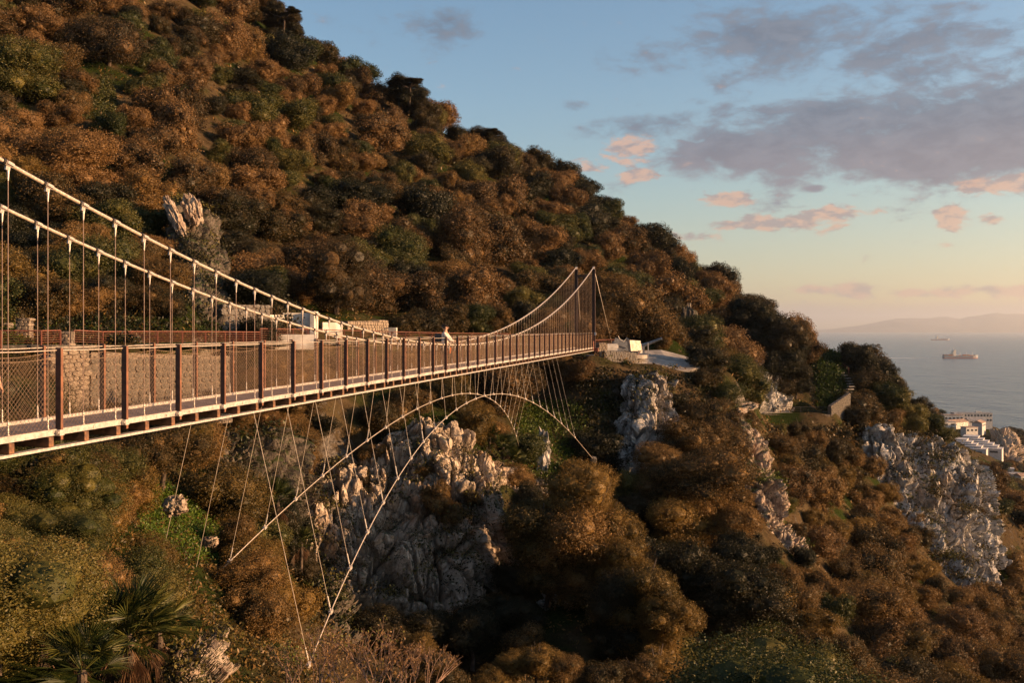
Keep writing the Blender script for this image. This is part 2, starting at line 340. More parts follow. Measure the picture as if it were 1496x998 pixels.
# ------------------------------------------------------------------ the lie of the land (surveyed points: bearing, height, distance)
CP = [  # (px, py, Z)
 (-900,1350,3),(0,1250,3),(748,1250,3),(1496,1350,3),(2400,1400,3),
 (-600,1000,7),(-600,760,14),(-600,620,30),(-600,520,55),(-600,300,80),(-600,0,120),(-600,-500,220),
 (0,998,9),(0,850,13),(0,700,19),(0,655,26),(100,998,9.5),(100,850,14.5),(100,700,24),(100,640,36),
 (200,998,11),(200,850,17.5),(200,765,27),(215,705,36),(215,640,42),(300,998,12.5),(300,905,17),(285,815,26),(320,775,37),
 (340,998,15),(350,930,20),(430,1010,23),(520,1060,30),(430,880,42),(500,925,48),
 (700,1100,22),(700,1150,12),(1000,1100,25),(1000,1180,12),(1496,1200,20),(1496,1100,40),
 (600,985,50),(700,1010,44),(750,925,56),(450,830,54),(560,895,55),(700,890,58),
 (440,700,60),(520,690,62),(600,650,64),(650,655,64),(740,700,66),(340,650,54),(370,740,49),(300,640,50),
 (560,592,67),(450,592,62),(650,572,72),(700,600,76),
 (0,505,43),(0,620,37),(0,640,33),(120,625,41),(150,505,48),(60,600,40),(230,610,46),(300,500,56),(310,600,52),(200,515,47),(450,497,67),(550,497,75),(650,502,83),(750,505,90),(830,507,95),
 (450,540,64),(600,535,74),(700,540,82),(760,640,76),(790,725,70),(830,640,80),(850,705,75),(800,580,86),(850,545,89),
 (800,830,62),(850,890,54),(850,1040,44),
 (868,519,87),(885,524,88),(900,527,89),(950,540,88),(1010,543,93),(940,520,96),(1000,517,104),(900,508,99),
 (920,570,86),(930,700,80),(900,710,78),(1000,610,86),(1000,730,76),(1000,890,64),(1000,1040,54),
 (1060,575,92),(1080,625,90),(1110,705,87),(1140,770,84),(1175,830,80),(1220,920,74),(1270,1020,68),
 (1040,720,80),(1080,830,70),(1120,940,62),
 (1150,660,120),(1200,735,112),(1200,820,98),(1300,925,92),(1400,1020,84),(1300,825,112),(1400,920,105),(1496,1020,98),
 (1250,680,140),(1250,735,132),(1340,845,128),(1440,895,130),(1496,950,130),
 (1100,604,150),(1200,606,155),(1160,668,138),(1240,565,168),(1200,527,172),(1160,520,180),(1100,565,160),(1235,530,176),
 (1260,575,172),(1320,615,172),(1262,670,160),(1340,655,166),(1420,705,170),(1450,805,163),(1455,865,158),(1340,800,140),(1400,860,142),
 (1400,735,240),(1496,775,320),(1496,860,230),(1440,705,500),(1496,725,480),(1440,665,700),(1496,695,650),(1400,615,900),(1490,645,850),(1380,610,950),
 (1300,612,1000),(1560,740,700),(1700,800,600),(2200,760,700),(2200,900,250),(2200,1100,110),(1800,1000,130),(1800,1300,60),(1800,860,300),
 (0,440,54),(0,300,72),(0,150,97),(0,20,127),(0,-170,170),(0,-500,240),
 (200,420,62),(200,300,80),(200,165,110),(200,40,142),(200,-110,181),(200,-260,235),
 (400,440,78),(400,310,107),(400,180,147),(370,62,183),(410,120,250),
 (500,430,88),(500,305,127),(500,180,177),(512,122,203),(520,170,280),
 (600,440,98),(600,300,147),(600,190,197),(610,172,208),(620,250,290),(700,440,108),(700,330,152),(700,245,202),(702,230,214),(710,320,290),
 (800,440,118),(800,340,172),(802,272,217),(810,360,290),(860,480,108),(900,410,152),(902,340,225),(905,420,290),
 (1000,490,135),(1000,450,182),(1002,415,226),(1005,500,290),(1060,525,142),(1060,480,187),(1062,442,222),(1120,535,168),(1115,478,206),(1150,500,205),(1150,560,280),
 (1200,570,300),(1250,600,600),(1150,600,700),(400,200,500),(700,420,500),(1000,550,500),(0,-100,600),(-600,-800,400),
 (400,480,1300),(1000,610,1100),(1496,680,1150),(1300,640,1250),(2200,680,1200),(-900,200,1300),
]
_cp = np.array([((px - CX) / F, math.log(Z), (HY - py) / F) for px, py, Z in CP])
_c2 = .035 ** 2
def _phi(a, b): return np.sqrt(((a[:, None, :] - b[None, :, :]) ** 2).sum(2) + _c2)
_A = _phi(_cp[:, :2], _cp[:, :2]); _W = np.linalg.solve(np.block([[_A, np.ones((len(_cp), 1))], [np.ones((1, len(_cp))), np.zeros((1, 1))]]), np.append(_cp[:, 2], 0))
def s_base(a, l):
    a = np.asarray(a, float).ravel(); l = np.asarray(l, float).ravel(); out = np.empty(len(a))
    for k in range(0, len(a), 40000):
        q = np.stack([a[k:k + 40000], l[k:k + 40000]], 1); out[k:k + 40000] = _phi(q, _cp[:, :2]) @ _W[:-1] + _W[-1]
    return out
def ground_z(x, y, bumps=True):
    x = np.atleast_1d(np.asarray(x, float)); y = np.atleast_1d(np.asarray(y, float))
    z = s_base(x / y, np.log(y)) * y
    if bumps:
        p = np.stack([x, y, np.zeros_like(x)], 1)
        z = z + fbm(p * .16, 4, 5) * np.clip(y * .02, .25, 1.6) + fbm(p * .03, 3, 9) * np.clip((y - 60) * .02, 0, 4)
    # level ground kept for the terrace, the gun platform and the cliff path
    for (cx, cy, rx, ry, zz) in FLATS:
        d = np.sqrt(((x - cx) / rx) ** 2 + ((y - cy) / ry) ** 2); w = np.clip((1.7 - d) / .7, 0, 1); w = w * w * (3 - 2 * w)
        z = z * (1 - w) + zz * w
    return z
FLATS = []
def flat(px, py, Z, rx, ry): 
    p = P(px, py, Z); FLATS.append((p.x, p.y, rx, ry, p.z))
flat(878, 520, 91, 3.2, 3.5); flat(930, 529, 92, 3.8, 4.0); flat(985, 541, 95.5, 4.8, 5)
flat(1150, 602, 153, 7, 3)
def gz(x, y): return float(ground_z(x, y)[0])
def hit(px, py, zmin=8, zmax=1200, lift=0):
    """distance at which the line of sight first meets the land"""
    l = np.exp(np.linspace(math.log(zmin), math.log(zmax), 500)); x = (px - CX) / F * l
    g = ground_z(x, l) + lift; r = (HY - py) / F * l; m = np.nonzero(g >= r)[0]
    return float(l[m[0]]) if len(m) else None

def grid_faces(n, m):
    i = np.arange(n * m).reshape(n, m)
    return np.stack([i[:-1, :-1].ravel(), i[:-1, 1:].ravel(), i[1:, 1:].ravel(), i[1:, :-1].ravel()], 1)
a = np.concatenate([np.linspace(-1.9, -.62, 50)[:-1], np.linspace(-.62, .62, 390), np.linspace(.62, 2.2, 60)[1:]])
l = np.linspace(math.log(2.0), math.log(1300), 400)
A_, L_ = np.meshgrid(a, l, indexing='ij'); YY = np.exp(L_).ravel(); XX = (A_.ravel()) * YY
ZZ = ground_z(XX, YY)
tag(link('hillside_terrain', mesh_np('hillside_terrain', np.stack([XX, YY, ZZ], 1), grid_faces(len(a), len(l)), M['soil'], True)), kind='structure')

# ------------------------------------------------------------------ rock faces
def catmull(pts, t):
    n = len(pts) - 1; x = t * n; i = min(int(x), n - 1); f = x - i
    p0, p1, p2, p3 = pts[max(i - 1, 0)], pts[i], pts[i + 1], pts[min(i + 2, n)]
    return .5 * ((2 * p1) + (p2 - p0) * f + (2 * p0 - 5 * p1 + 4 * p2 - p3) * f * f + (3 * p1 - p0 - 3 * p2 + p3) * f ** 3)
def cliff(name, rows, mat, nu=200, nv=160, block=2.2, amp=.9, seed=0, edge=.14, push=3.0, stretch=(1, 1, .5), lab=None, cat='cliff', kind='structure', dz=0.0, fold=0.0):
    """rows: top-to-bottom polylines of surveyed points; blocks of rock stand proud of one another"""
    R = [[np.array(P(q[0], q[1], q[2] + dz)) for q in r] for r in rows]
    cols = [[catmull(r, j / (nu - 1)) for j in range(nu)] for r in R]
    G = np.array([[catmull([cols[k][j] for k in range(len(R))], i / (nv - 1)) for j in range(nu)] for i in range(nv)])
    du = np.gradient(G, axis=1); dv = np.gradient(G, axis=0); N = np.cross(du, dv); N /= np.linalg.norm(N, axis=2, keepdims=True) + 1e-9
    view = -G / np.linalg.norm(G, axis=2, keepdims=True); N *= np.sign((N * view).sum(2, keepdims=True))
    p = G.reshape(-1, 3); st = np.array(stretch)
    q = p + np.stack([fbm(p * .5, 3, seed + 40), fbm(p * .5, 3, seed + 50), fbm(p * .5, 3, seed + 60)], 1) * .55
    f1, f2, c, t = worley(q / block * st, seed); d1 = (c - .5) * 1.1 + t * 1.1 - .45 * np.exp(-((f2 - f1) / .10) ** 2)
    f1, f2, c, t = worley(q / (block * .38) * st, seed + 9); d2 = (c - .5) * .8 + t * 1.1 - .4 * np.exp(-((f2 - f1) / .12) ** 2)
    f1, f2, c, t = worley(q / (block * .16) * st, seed + 19); d3 = (c - .5) * .8 + t * 1.0 - .3 * np.exp(-((f2 - f1) / .15) ** 2)
    big = fbm(p / (block * 2.5) * st, 3, seed + 3) * 1.7
    d = amp * (d1 + .58 * d2 + .28 * d3 + big + .1 * fbm(p / block * 6, 3, seed + 7))
    if fold:      # upright buttresses and clefts
        w1 = fbm(p * [.22, .22, .05], 3, seed + 70); w2 = fbm(p * [.6, .6, .12], 2, seed + 71); d = d + fold * (np.abs(w1) * -2.6 - 1.2 * np.exp(-(w2 / .035) ** 2) + .8)
    uu, vv = np.meshgrid(np.linspace(0, 1, nu), np.linspace(0, 1, nv)); wob = fbm(np.stack([uu.ravel() * 7, vv.ravel() * 7, np.full(uu.size, seed * 1.0)], 1), 3, 1).reshape(uu.shape) * .16
    e = np.minimum(np.minimum(uu, 1 - uu), np.minimum(vv, 1 - vv)) + wob * np.clip(np.minimum(np.minimum(uu, 1 - uu), np.minimum(vv, 1 - vv)) * 12, 0, 1)
    fall = np.clip(1 - e / edge, 0, 1) ** 2 * push
    G = G + N * (d.reshape(nv, nu) - fall)[..., None]
    o = link(name, mesh_np(name, G.reshape(-1, 3), grid_faces(nv, nu), mat, False))
    return tag(o, lab, None if kind == 'structure' else cat, kind=kind)
cliff('gully_cliff', [
 [(395,700,60),(460,690,62),(520,665,63),(600,612,65),(660,630,65),(720,660,66),(760,690,68),(795,720,70)],
 [(400,740,58),(460,735,59),(520,725,60),(600,690,62),(660,695,62),(720,715,63),(755,740,66),(780,760,69)],
 [(420,800,55),(470,795,56),(530,790,57),(600,780,58.5),(670,785,59),(715,800,61),(745,810,64),(765,815,68)],
 [(460,860,53),(500,870,54),(545,885,54.5),(600,905,55.5),(655,915,56),(700,905,58),(735,885,61),(760,870,66)]], M['rock'], 340, 260, 2.4, .85, 11, stretch=(1, 1, .4), edge=.07, push=2.0, dz=-.8, fold=1.1)
cliff('cliff_below_bridge', [
 [(280,628,49),(340,622,51),(400,620,54),(450,640,58)],
 [(285,690,48),(340,690,49),(400,690,53),(440,700,57)],
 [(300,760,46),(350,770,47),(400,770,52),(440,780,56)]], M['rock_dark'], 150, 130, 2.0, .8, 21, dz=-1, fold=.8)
cliff('promontory_cliff', [
 [(905,545,88),(930,536,87.5),(965,540,88),(1000,548,90)],
 [(896,610,86),(930,605,85),(960,610,86),(990,620,88)],
 [(900,670,84),(930,670,82.5),(955,680,84),(980,690,86)],
 [(915,715,82),(935,725,81),(955,740,82),(975,750,84)]], M['rock_white'], 170, 200, 2.4, .8, 31, dz=-3.2, fold=.7, edge=.1, push=2.5)
cliff('spur_rocks', [
 [(1055,575,93),(1075,585,90),(1085,600,90),(1100,620,93)],
 [(1062,640,89),(1085,650,87.5),(1105,655,88),(1125,670,91)],
 [(1085,700,86),(1105,705,84.5),(1125,710,85),(1145,720,88)],
 [(1100,760,82),(1120,765,81),(1140,770,82),(1160,780,86)],
 [(1105,820,79),(1135,815,78),(1160,805,79),(1190,805,83)],
 [(1110,850,78),(1140,850,77),(1165,835,78),(1185,830,82)]], M['rock_warm'], 130, 280, 2.2, .75, 41, edge=.2, push=2.5, fold=.4)
cliff('headland_cliff', [
 [(1235,615,165),(1280,618,163),(1330,640,165),(1375,650,166),(1405,655,170),(1432,690,176)],
 [(1255,680,160),(1300,680,157),(1340,690,160),(1380,700,160),(1415,705,163),(1440,730,174)],
 [(1290,740,155),(1320,745,152),(1350,755,155),(1385,760,156),(1425,770,158),(1450,780,170)],
 [(1330,800,149),(1360,810,147),(1385,815,150),(1410,820,152),(1440,820,154),(1462,825,166)],
 [(1370,860,145),(1395,868,144),(1415,872,146),(1430,872,148),(1445,868,152),(1460,860,164)]], M['rock_white'], 320, 340, 4.5, 1.5, 51, push=5, edge=.08, stretch=(1, 1, .4), dz=-5, fold=2.2)
cliff('hillside_outcrop', [
 [(232,285,80),(262,272,78),(295,300,80),(325,310,84)],
 [(238,340,76),(270,340,73.5),(300,350,76),(335,370,80)],
 [(258,400,70),(285,410,68),(315,420,70),(345,430,74)],
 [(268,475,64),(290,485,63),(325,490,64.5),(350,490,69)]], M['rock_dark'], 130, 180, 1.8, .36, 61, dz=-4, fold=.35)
cliff('pale_cliff_by_path', [
 [(1092,520,163),(1105,515,161),(1122,530,162),(1160,545,166)],
 [(1092,560,158),(1108,560,156),(1125,565,158),(1165,570,162)],
 [(1095,600,153),(1110,602,151.5),(1130,602,154),(1168,604,157)]], M['rock_white'], 90, 90, 3, 1.0, 71, dz=-4)
cliff('foot_rocks', [
 [(790,850,61),(830,840,59),(870,870,57),(900,900,58)],
 [(800,900,57),(835,900,55),(870,930,54),(895,945,55)],
 [(810,960,54),(845,970,52),(870,985,51),(890,990,53)]], M['rock_white'], 110, 110, 1.6, .8, 81)
cliff('near_ledge', [
 [(215,985,11.5),(250,960,11.6),(300,925,13.5),(325,905,15)],
 [(215,1010,10.9),(255,990,10.9),(310,955,12.6),(337,935,14.2)],
 [(225,1060,10.2),(265,1040,10.2),(325,1000,11.8),(345,985,13.4)]], M['rock_warm'], 170, 100, .55, .16, 91, push=.6)
cliff('gully_floor_rocks', [
 [(440,840,50),(480,830,50),(520,880,51)],[(440,900,46),(480,905,46),(525,930,47)],[(450,970,40),(490,980,41),(530,980,43)]], M['rock_dark'], 90, 90, 1.6, .6, 101)
cliff('left_bank_rocks', [
 [(-10,690,21),(30,700,20),(70,710,21)],[(-10,740,19),(30,750,18.6),(65,760,19.5)],[(-10,800,17.6),(25,805,17.3),(50,810,18)]], M['rock_warm'], 70, 70, 1.0, .3, 111, push=.9)
cliff('shore_head', [
 [(1440,628,860),(1462,622,840),(1480,632,830),(1492,650,840)],
 [(1445,645,800),(1466,640,780),(1484,652,775),(1496,668,790)],
 [(1450,668,740),(1470,668,720),(1488,675,715),(1500,690,730)]], M['rock_warm'], 70, 70, 14, 5, 121, push=12)
# standing rock in the shaded gully
def boulder(name, p, size, seed, mat, n=40, blk=.6):
    u, v = np.meshgrid(np.linspace(0, 2 * np.pi, n, endpoint=False), np.linspace(0.02, np.pi - .02, n // 2), indexing='ij')
    d = np.stack([np.cos(u) * np.sin(v), np.sin(u) * np.sin(v), np.cos(v)], 2).reshape(-1, 3)
    f1, f2, c, t = worley(d * 1.5 / blk + seed * 3.1, seed); r = 1 + .28 * (c - .5) + .3 * t - .12 * np.exp(-((f2 - f1) / .15) ** 2) + .3 * fbm(d * 1.6 + seed, 3, seed)
    V = d * r[:, None] * np.array(size); i = np.arange(n * (n // 2)).reshape(n, n // 2); j = np.roll(i, -1, 0)
    Fq = np.stack([i[:, :-1].ravel(), j[:, :-1].ravel(), j[:, 1:].ravel(), i[:, 1:].ravel()], 1)
    return link(name, mesh_np(name, V, Fq, mat, False), None, loc=p)
tag(boulder('rock', P(793,662,73), (.62,.6,1.6), 3, M['rock_white']), 'pale standing rock rising from the shaded green gully slope', 'rock')
tag(boulder('boulder', P(256,738,27.5), (.32,.3,.28), 5, M['rock_warm']), 'sunlit tan boulder at the top of the bright green grass patch', 'rock')
tag(boulder('boulder', P(307,792,25.6), (.22,.16,.14), 6, M['rock_warm']), 'small pale boulder at the lower end of the bright green grass patch', 'rock')
tag(boulder('boulder', P(1118,458+140,158), (1.5,1.3,3.2), 8, M['rock_white']), 'white rock pillar behind the spur, left end of the cliff path', 'rock')
tag(boulder('boulder', P(1007,480,133), (1.3,1.2,3.0), 9, M['rock_dark']), 'grey rock pillar among dark trees on the slope beyond the gun', 'rock')

b_ = tag(boulder('rock', P(256,318,69), (.40,.5,1.75), 13, M['rock_warm'], 60), 'narrow leaning rock fin lit orange at the top of the hillside outcrop', 'rock'); b_.rotation_euler = (0, math.radians(-24), .2)
b_ = tag(boulder('rock', P(282,308,70), (.60,.6,1.15), 14, M['rock_warm'], 60), 'broken reddish rock knob right of the leaning rock fin', 'rock'); b_.rotation_euler = (0, math.radians(-18), .5)
# ------------------------------------------------------------------ suspension footbridge (local frame: x across, y along, z up)
BANG = -math.atan2(.2042, .9789); BO = (-11.70, .165, 0)
bridge = empty('suspension_footbridge', BO, BANG, 'long brown steel suspension footbridge with wire net parapets crossing the wooded gully', 'bridge')
BM = Matrix.Translation(BO) @ Matrix.Rotation(BANG, 4, 'Z')
def B(o, s, z): return BM @ Vector((o, s, z))
K = 15273.0
pts = [(0,228),(54,265),(107,292),(155,317),(200,343),(239,362),(306,392),(394,432),(462,459),(595,496),(640,503),(671,505),(750,491),(800,463),(837,430),(868,389)]
cz = np.array([K / (1040 - x) for x, y in pts]); ch = np.array([(HY - y) / F for x, y in pts]) * cz
_pf = np.polyfit(cz / 50, ch, 4, w=np.r_[np.ones(len(pts) - 1), 3])
def cable_z(s):
    Z = s * .9789
    if Z >= 14.7: return float(np.polyval(_pf, Z / 50))
    h0 = np.polyval(_pf, 14.7 / 50); sl = (np.polyval(_pf, 15.7 / 50) - h0); d = 14.7 - Z
    return float(h0 - sl * d + .0026 * d * d)
S0, S1, ST = 3.6, 89.3, 90.3
SN = 2.6
DZ = -1.72
HW = .81
# towers
def tower(s, top, base, name='tower'):
    frame = MB()
    for sx in (-1, 1):
        x = sx * HW * 1.0; h = top - base
        # H-shaped column: two flanges and a web
        frame.box((x - .13, s, base + h / 2), (.03, .26, h)); frame.box((x + .13, s, base + h / 2), (.03, .26, h)); frame.box((x, s, base + h / 2), (.226, .05, h - .006))
        for z in np.arange(base + 1.2, top - .3, 1.25): frame.box((x, s, z), (.224, .22, .025))
        frame.box((x, s, base + .02), (.5, .5, .05)); frame.box((x, s, top + .03), (.34, .34, .05))
    t = frame.obj(name, M['post'], bridge)
    cb = MB(); cb.box((0, s, top - .55), (2 * HW - .30, .12, .12)); cb.box((0, s, top - .47), (2 * HW - .30, .2, .03)); cb.box((0, s, top - .63), (2 * HW - .30, .2, .03))
    cb.obj('tower_crossbeam', M['post'], t)
    for sx in (-1, 1):
        sd_ = MB(); x = sx * HW
        sd_.prism([(-.2, 0), (.2, 0), (.16, .2), (-.16, .2)], -.06, .06, Matrix.Translation((x, s, top + .05)) @ Matrix.Rotation(math.pi / 2, 4, 'X') @ Matrix.Rotation(math.pi / 2, 4, 'Y'))
        sd_.tube([(x - .09, s, top + .2), (x + .09, s, top + .2)], .11, 12)
        sd_.obj('saddle', M['clamp'], t)
    return t
tt = tower(ST, 5.48, -2.3); tower(SN, cable_z(SN) - .2, -3.2)
lamp = MB(); lamp.box((HW + .17, ST - .2, -.42), (.16, .12, .26)); lamp.obj('tower_lamp_box', M['white'], tt)
for sx in (-1, 1):
    br = MB()
    br.box((sx * (HW + .02), ST - .55, -1.55), (.10, .5, .9)); br.box((sx * (HW + .25), ST - .2, -1.9), (.4, .5, .35)); br.obj('anchor_bracket', M['rust'], tt)
# main cables with clamps and back stays
hs = [16.08 + .909 * k for k in range(-14, 81)]
hs = [s for s in hs if S0 + .4 < s < S1 - .3]
cl = MB(); cl.tube([(0, -.085, 0), (0, .085, 0)], .047, 10); cl.box((0, 0, -.07), (.03, .09, .08)); cl.box((.05, 0, 0), (.022, .14, .045)); cl.box((-.05, 0, 0), (.022, .14, .045))
clm = cl.mesh('cable_clamp', M['clamp'])
gk = MB(); gk.tube([(0, -.13, 0), (0, -.087, 0)], .054, 10); gkm = gk.mesh('gasket', M['black'])
rod = MB(); rod.tube([(0, 0, 0), (0, 0, 1)], .0065, 6); rodm = rod.mesh('hanger', M['hanger'])
sk = MB(); sk.tube([(0, 0, 0), (0, 0, .20), (0, 0, .25)], [.014, .014, .008], 8); sk.box((0, 0, .0), (.035, .035, .06)); skm = sk.mesh('socket', M['clamp'])
nk = MB(); nk.tube([(0, 0, 0), (0, 0, .05), (0, 0, .16)], [.020, .018, .010], 8); nkm = nk.mesh('top_socket', M['clamp'])
for sx in (-1, 1):
    ss = np.linspace(SN, ST, 150); x = sx * HW
    mb = MB(); mb.tube([(x, SN - 5, -2.6)] + [(x, s, cable_z(s) if s < ST - .6 else min(cable_z(s), 5.72)) for s in ss], .033, 8)
    mc = mb.obj('main_cable', M['cable'], bridge, smooth=True)
    bs = MB(); bs.tube([(x, ST, 5.7), (x * 1.9, ST + 9.5, -1.6)], .028, 8); bs.obj('back_stay', M['cable'], bridge, smooth=True)
    ab = MB(); ab.box((x * 1.9, ST + 9.6, -1.85), (.9, 1.1, .7), 0, 0, .2); ab.obj('anchor_block', M['concrete'], bridge, bevel=.04)
    for s in hs:
        z = cable_z(s); sl = math.atan((cable_z(s + .2) - cable_z(s - .2)) / .4)
        link('cable_clamp', clm, mc, (x, s, z), (sl, 0, 0))
        if s < 60: link('gasket', gkm, mc, (x, s, z), (sl, 0, 0))
        h = link('hanger', rodm, bridge, (x, s, DZ + .05), None, (1 if s < 50 else .7, 1 if s < 50 else .7, z - .1 - DZ - .05))
        if z - DZ > .9 and s < 75:
            q = link('socket', skm, h, (0, 0, 0)); q.scale = (1, 1, 1 / h.scale[2])
            q = link('top_socket', nkm, h, (0, 0, 1)); q.rotation_euler = (math.pi, 0, 0); q.scale = (1, 1, 1 / h.scale[2])
# deck, edge rails, lower chords, cross beams
dp = MB()
for k in range(12): dp.box((-.70 + .1273 * k, 0, 0), (.112, .90, .03))
for k in range(3): dp.box((0, -.3 + .3 * k, -.032), (1.5, .05, .03))
dpm = dp.mesh('deck_panel', M['deck'])
bm_ = MB(); bm_.box((0, 0, 0), (1.76, .115, .165)); bmm = bm_.mesh('cross_beam', M['beam'], bevel=.008)
for s in [16.08 + .909 * k for k in range(-14, 81)]:
    if s < S0 or s > S1 + .2: continue
    link('deck_panel', dpm, bridge, (0, s + .4, DZ - .015))
    link('cross_beam', bmm, bridge, (0, s, DZ - .133))
er = MB(); L = 1.818 * 3
er.box((0, 0, 0), (.075, L - .012, .085)); er.box((.0, 0, .05), (.10, L - .012, .018))
for k in (-2.3, 0, 2.3): er.box((.045, k, 0), (.018, .05, .05))
erm = er.mesh('edge_rail', M['galv'])
lc = MB(); lc.box((0, 0, 0), (.16, L - .006, .045)); lc.box((0, L / 2, -.027), (.13, .1, .015)); lcm = lc.mesh('lower_chord', M['galv'])
for sx in (-1, 1):
    s = S0 + L / 2
    while s < S1 + .2:
        link('edge_rail', erm, bridge, (sx * .80, s, DZ), (0, 0, 0 if sx > 0 else math.pi)); link('lower_chord', lcm, bridge, (sx * .80, s, DZ - .245)); s += L
# posts, net and hand ropes
po = MB(); po.box((0, 0, -.77), (.100, .052, 1.54)); pom = po.mesh('railing_post', M['post'], bevel=.004)
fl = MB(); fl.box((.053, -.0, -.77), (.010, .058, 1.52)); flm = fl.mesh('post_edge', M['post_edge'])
bk = MB(); bk.box((0, 0, 0), (.15, .12, .10)); bk.tube([(.05, -.085, 0), (.05, .085, 0)], .017, 8); bkm = bk.mesh('post_bracket', M['galv'], bevel=.005)
ps = [16.28 + 1.818 * k for k in range(-7, 41)]
TOP = -.315
def net_mesh(w, z0, z1, sag):
    mb = MB(); h = z1 - z0; st = .095; n = int((w + h) / st) + 1
    def top(y): return z1 - sag * 4 * (y / w) * (1 - y / w)
    def seg(a_, b_):
        (y0, za), (y1, zb) = a_, b_; d = Vector((0, y1 - y0, zb - za)).normalized() * .0025; q = Vector((0, -d.z, d.y)); k = Vector((.0025, 0, 0))
        A = Vector((0, y0, za)); Bb = Vector((0, y1, zb)); mb.add([A - q, A + k, A + q, Bb - q, Bb + k, Bb + q], [(0, 1, 4, 3), (1, 2, 5, 4), (2, 0, 3, 5)])
    for i in range(-int(h / st) - 1, int(w / st) + 2):
        for sg in (1, -1):
            y0 = i * st if sg > 0 else w - i * st
            # clip the diagonal against the bay
            ya, za = y0, z0
            if sg > 0 and ya < 0: za += -ya; ya = 0.0
            if sg < 0 and ya > w: za += ya - w; ya = w
            if ya > w or ya < 0 or za >= z1 - sag: continue
            t = z1 - za; yb = ya + sg * t; zb = z1
            for _ in range(4):
                yc = min(max(yb, 0), w); t = min(top(yc) - za, t if _ == 0 else 9); yb = ya + sg * (top(yc) - za)
            if sg > 0 and yb > w: yb = w
            if sg < 0 and yb < 0: yb = 0.0
            zb = za + abs(yb - ya); seg((ya, za), (yb, zb))
    P_ = [(0, w * t / 8, top(w * t / 8)) for t in range(9)]
    mb.tube(P_, .006, 4); mb.tube([(0, 0, z0), (0, w, z0)], .006, 4)
    return mb.mesh('net_panel', M['wire'])
nm = net_mesh(1.818, DZ + .06, -.46, .06)
for sx in (-1, 1):
    x = sx * .865
    for s in ps:
        p_ = link('railing_post', pom, bridge, (x, s, TOP + .01))
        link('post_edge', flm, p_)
        link('post_bracket', bkm, p_, (-.012 * sx, 0, DZ - TOP - .01), (0, 0, 0 if sx > 0 else math.pi))
        if s + 1 < S1: link('net_panel', nm, bridge, (sx * .825, s, 0))
    mb = MB(); mb.tube([(x - sx * .02, s, TOP - .035 - (.012 if k % 2 else 0)) for k, s in enumerate(np.linspace(ps[0], ps[-1], 95))], .0095, 6); mb.obj('hand_rope', M['cable'], bridge)
# wind guys below the deck with their ties
gc = MB(); gc.box((0, 0, 0), (.09, .16, .09)); gc.box((0, 0, .05), (.03, .05, .1)); gcm = gc.mesh('guy_clamp', M['clamp'], bevel=.012)
tie = MB(); tie.tube([(0, 0, 0), (0, 0, 1)], .0072, 5); tiem = tie.mesh('tie_rod', M['cable'])
tn = MB(); tn.tube([(0, 0, 0), (0, 0, .28)], .02, 6); tnm = tn.mesh('turnbuckle', M['galv'])
for sx in (-1, 1):
    def gp(s):
        d = s * .9789 - 45.5; return Vector((sx * (HW + .0027 * d * d), s, -3.2 - .0092 * d * d))
    s_a, s_b = 22.6 / .9789, 69.5 / .9789
    mb = MB(); e0 = gp(s_a) + (gp(s_a) - gp(s_a + 1)).normalized() * 3.2; e1 = gp(s_b) + (gp(s_b) - gp(s_b - 1)).normalized() * 3.5
    mb.tube([e0] + [gp(s) for s in np.linspace(s_a, s_b, 60)] + [e1], .0165, 6); g = mb.obj('wind_guy', M['cable'], bridge, smooth=True)
    for e in (e0, e1): MB().box(e, (.4, .5, .4), .3, .2, .2).obj('anchor_block', M['stone_dark'], bridge, bevel=.05)
    for k in range(26):
        s = (22.86 + 1.78 * k) / .9789; q = gp(s); a_ = Vector((sx * .78, s, DZ - .27)); dv_ = a_ - q
        link('guy_clamp', gcm, g, q, (math.atan2(gp(s + .1).z - gp(s - .1).z, .2), 0, 0))
        t_ = link('tie_rod', tiem, bridge, q, dv_.to_track_quat('Z', 'Y').to_euler(), (1, 1, dv_.length))
        if dv_.length > 2: link('turnbuckle', tnm, t_, (0, 0, .12 / dv_.length), None, (1, 1, 1 / dv_.length))

# ------------------------------------------------------------------ people
def skinned(name, verts, edges, radii, mat, parent=None, sub=1, root=0, loc=(0, 0, 0), rz=0):
    me = bpy.data.meshes.new(name); me.from_pydata([Vector(v) for v in verts], edges, [])
    o = bpy.data.objects.new(name, me); COL.objects.link(o)
    o.modifiers.new('skin', 'SKIN'); sv = me.skin_vertices[0].data
    for i, r in enumerate(radii): sv[i].radius = (r, r) if not isinstance(r, tuple) else r
    sv[root].use_root = True
    sb = o.modifiers.new('sub', 'SUBSURF'); sb.levels = sub; sb.render_levels = sub
    dg = bpy.context.evaluated_depsgraph_get(); m2 = bpy.data.meshes.new_from_object(o.evaluated_get(dg)); m2.name = name
    bpy.data.objects.remove(o); m2.polygons.foreach_set('use_smooth', [True] * len(m2.polygons)); m2.materials.clear(); m2.materials.append(mat)
    return link(name, m2, parent, loc, (0, 0, rz))
M['skin'] = simple('skin', (.48, .27, .18), .6, var=.08); M['shirt'] = simple('cream_shirt', (.74, .64, .55), .85, var=.12, scale=5)
M['trousers'] = simple('dark_trousers', (.022, .02, .024), .9, scale=8); M['hair'] = simple('dark_hair', (.025, .016, .012), .7, scale=40)
M['pack'] = simple('backpack_cloth', (.075, .06, .055), .85, scale=10); M['pink'] = simple('pale_pink_sleeve', (.55, .32, .27), .85, var=.1)
M['shoe'] = simple('shoe', (.30, .25, .22), .7); M['orange'] = simple('orange_cloth', (.45, .13, .04), .85)
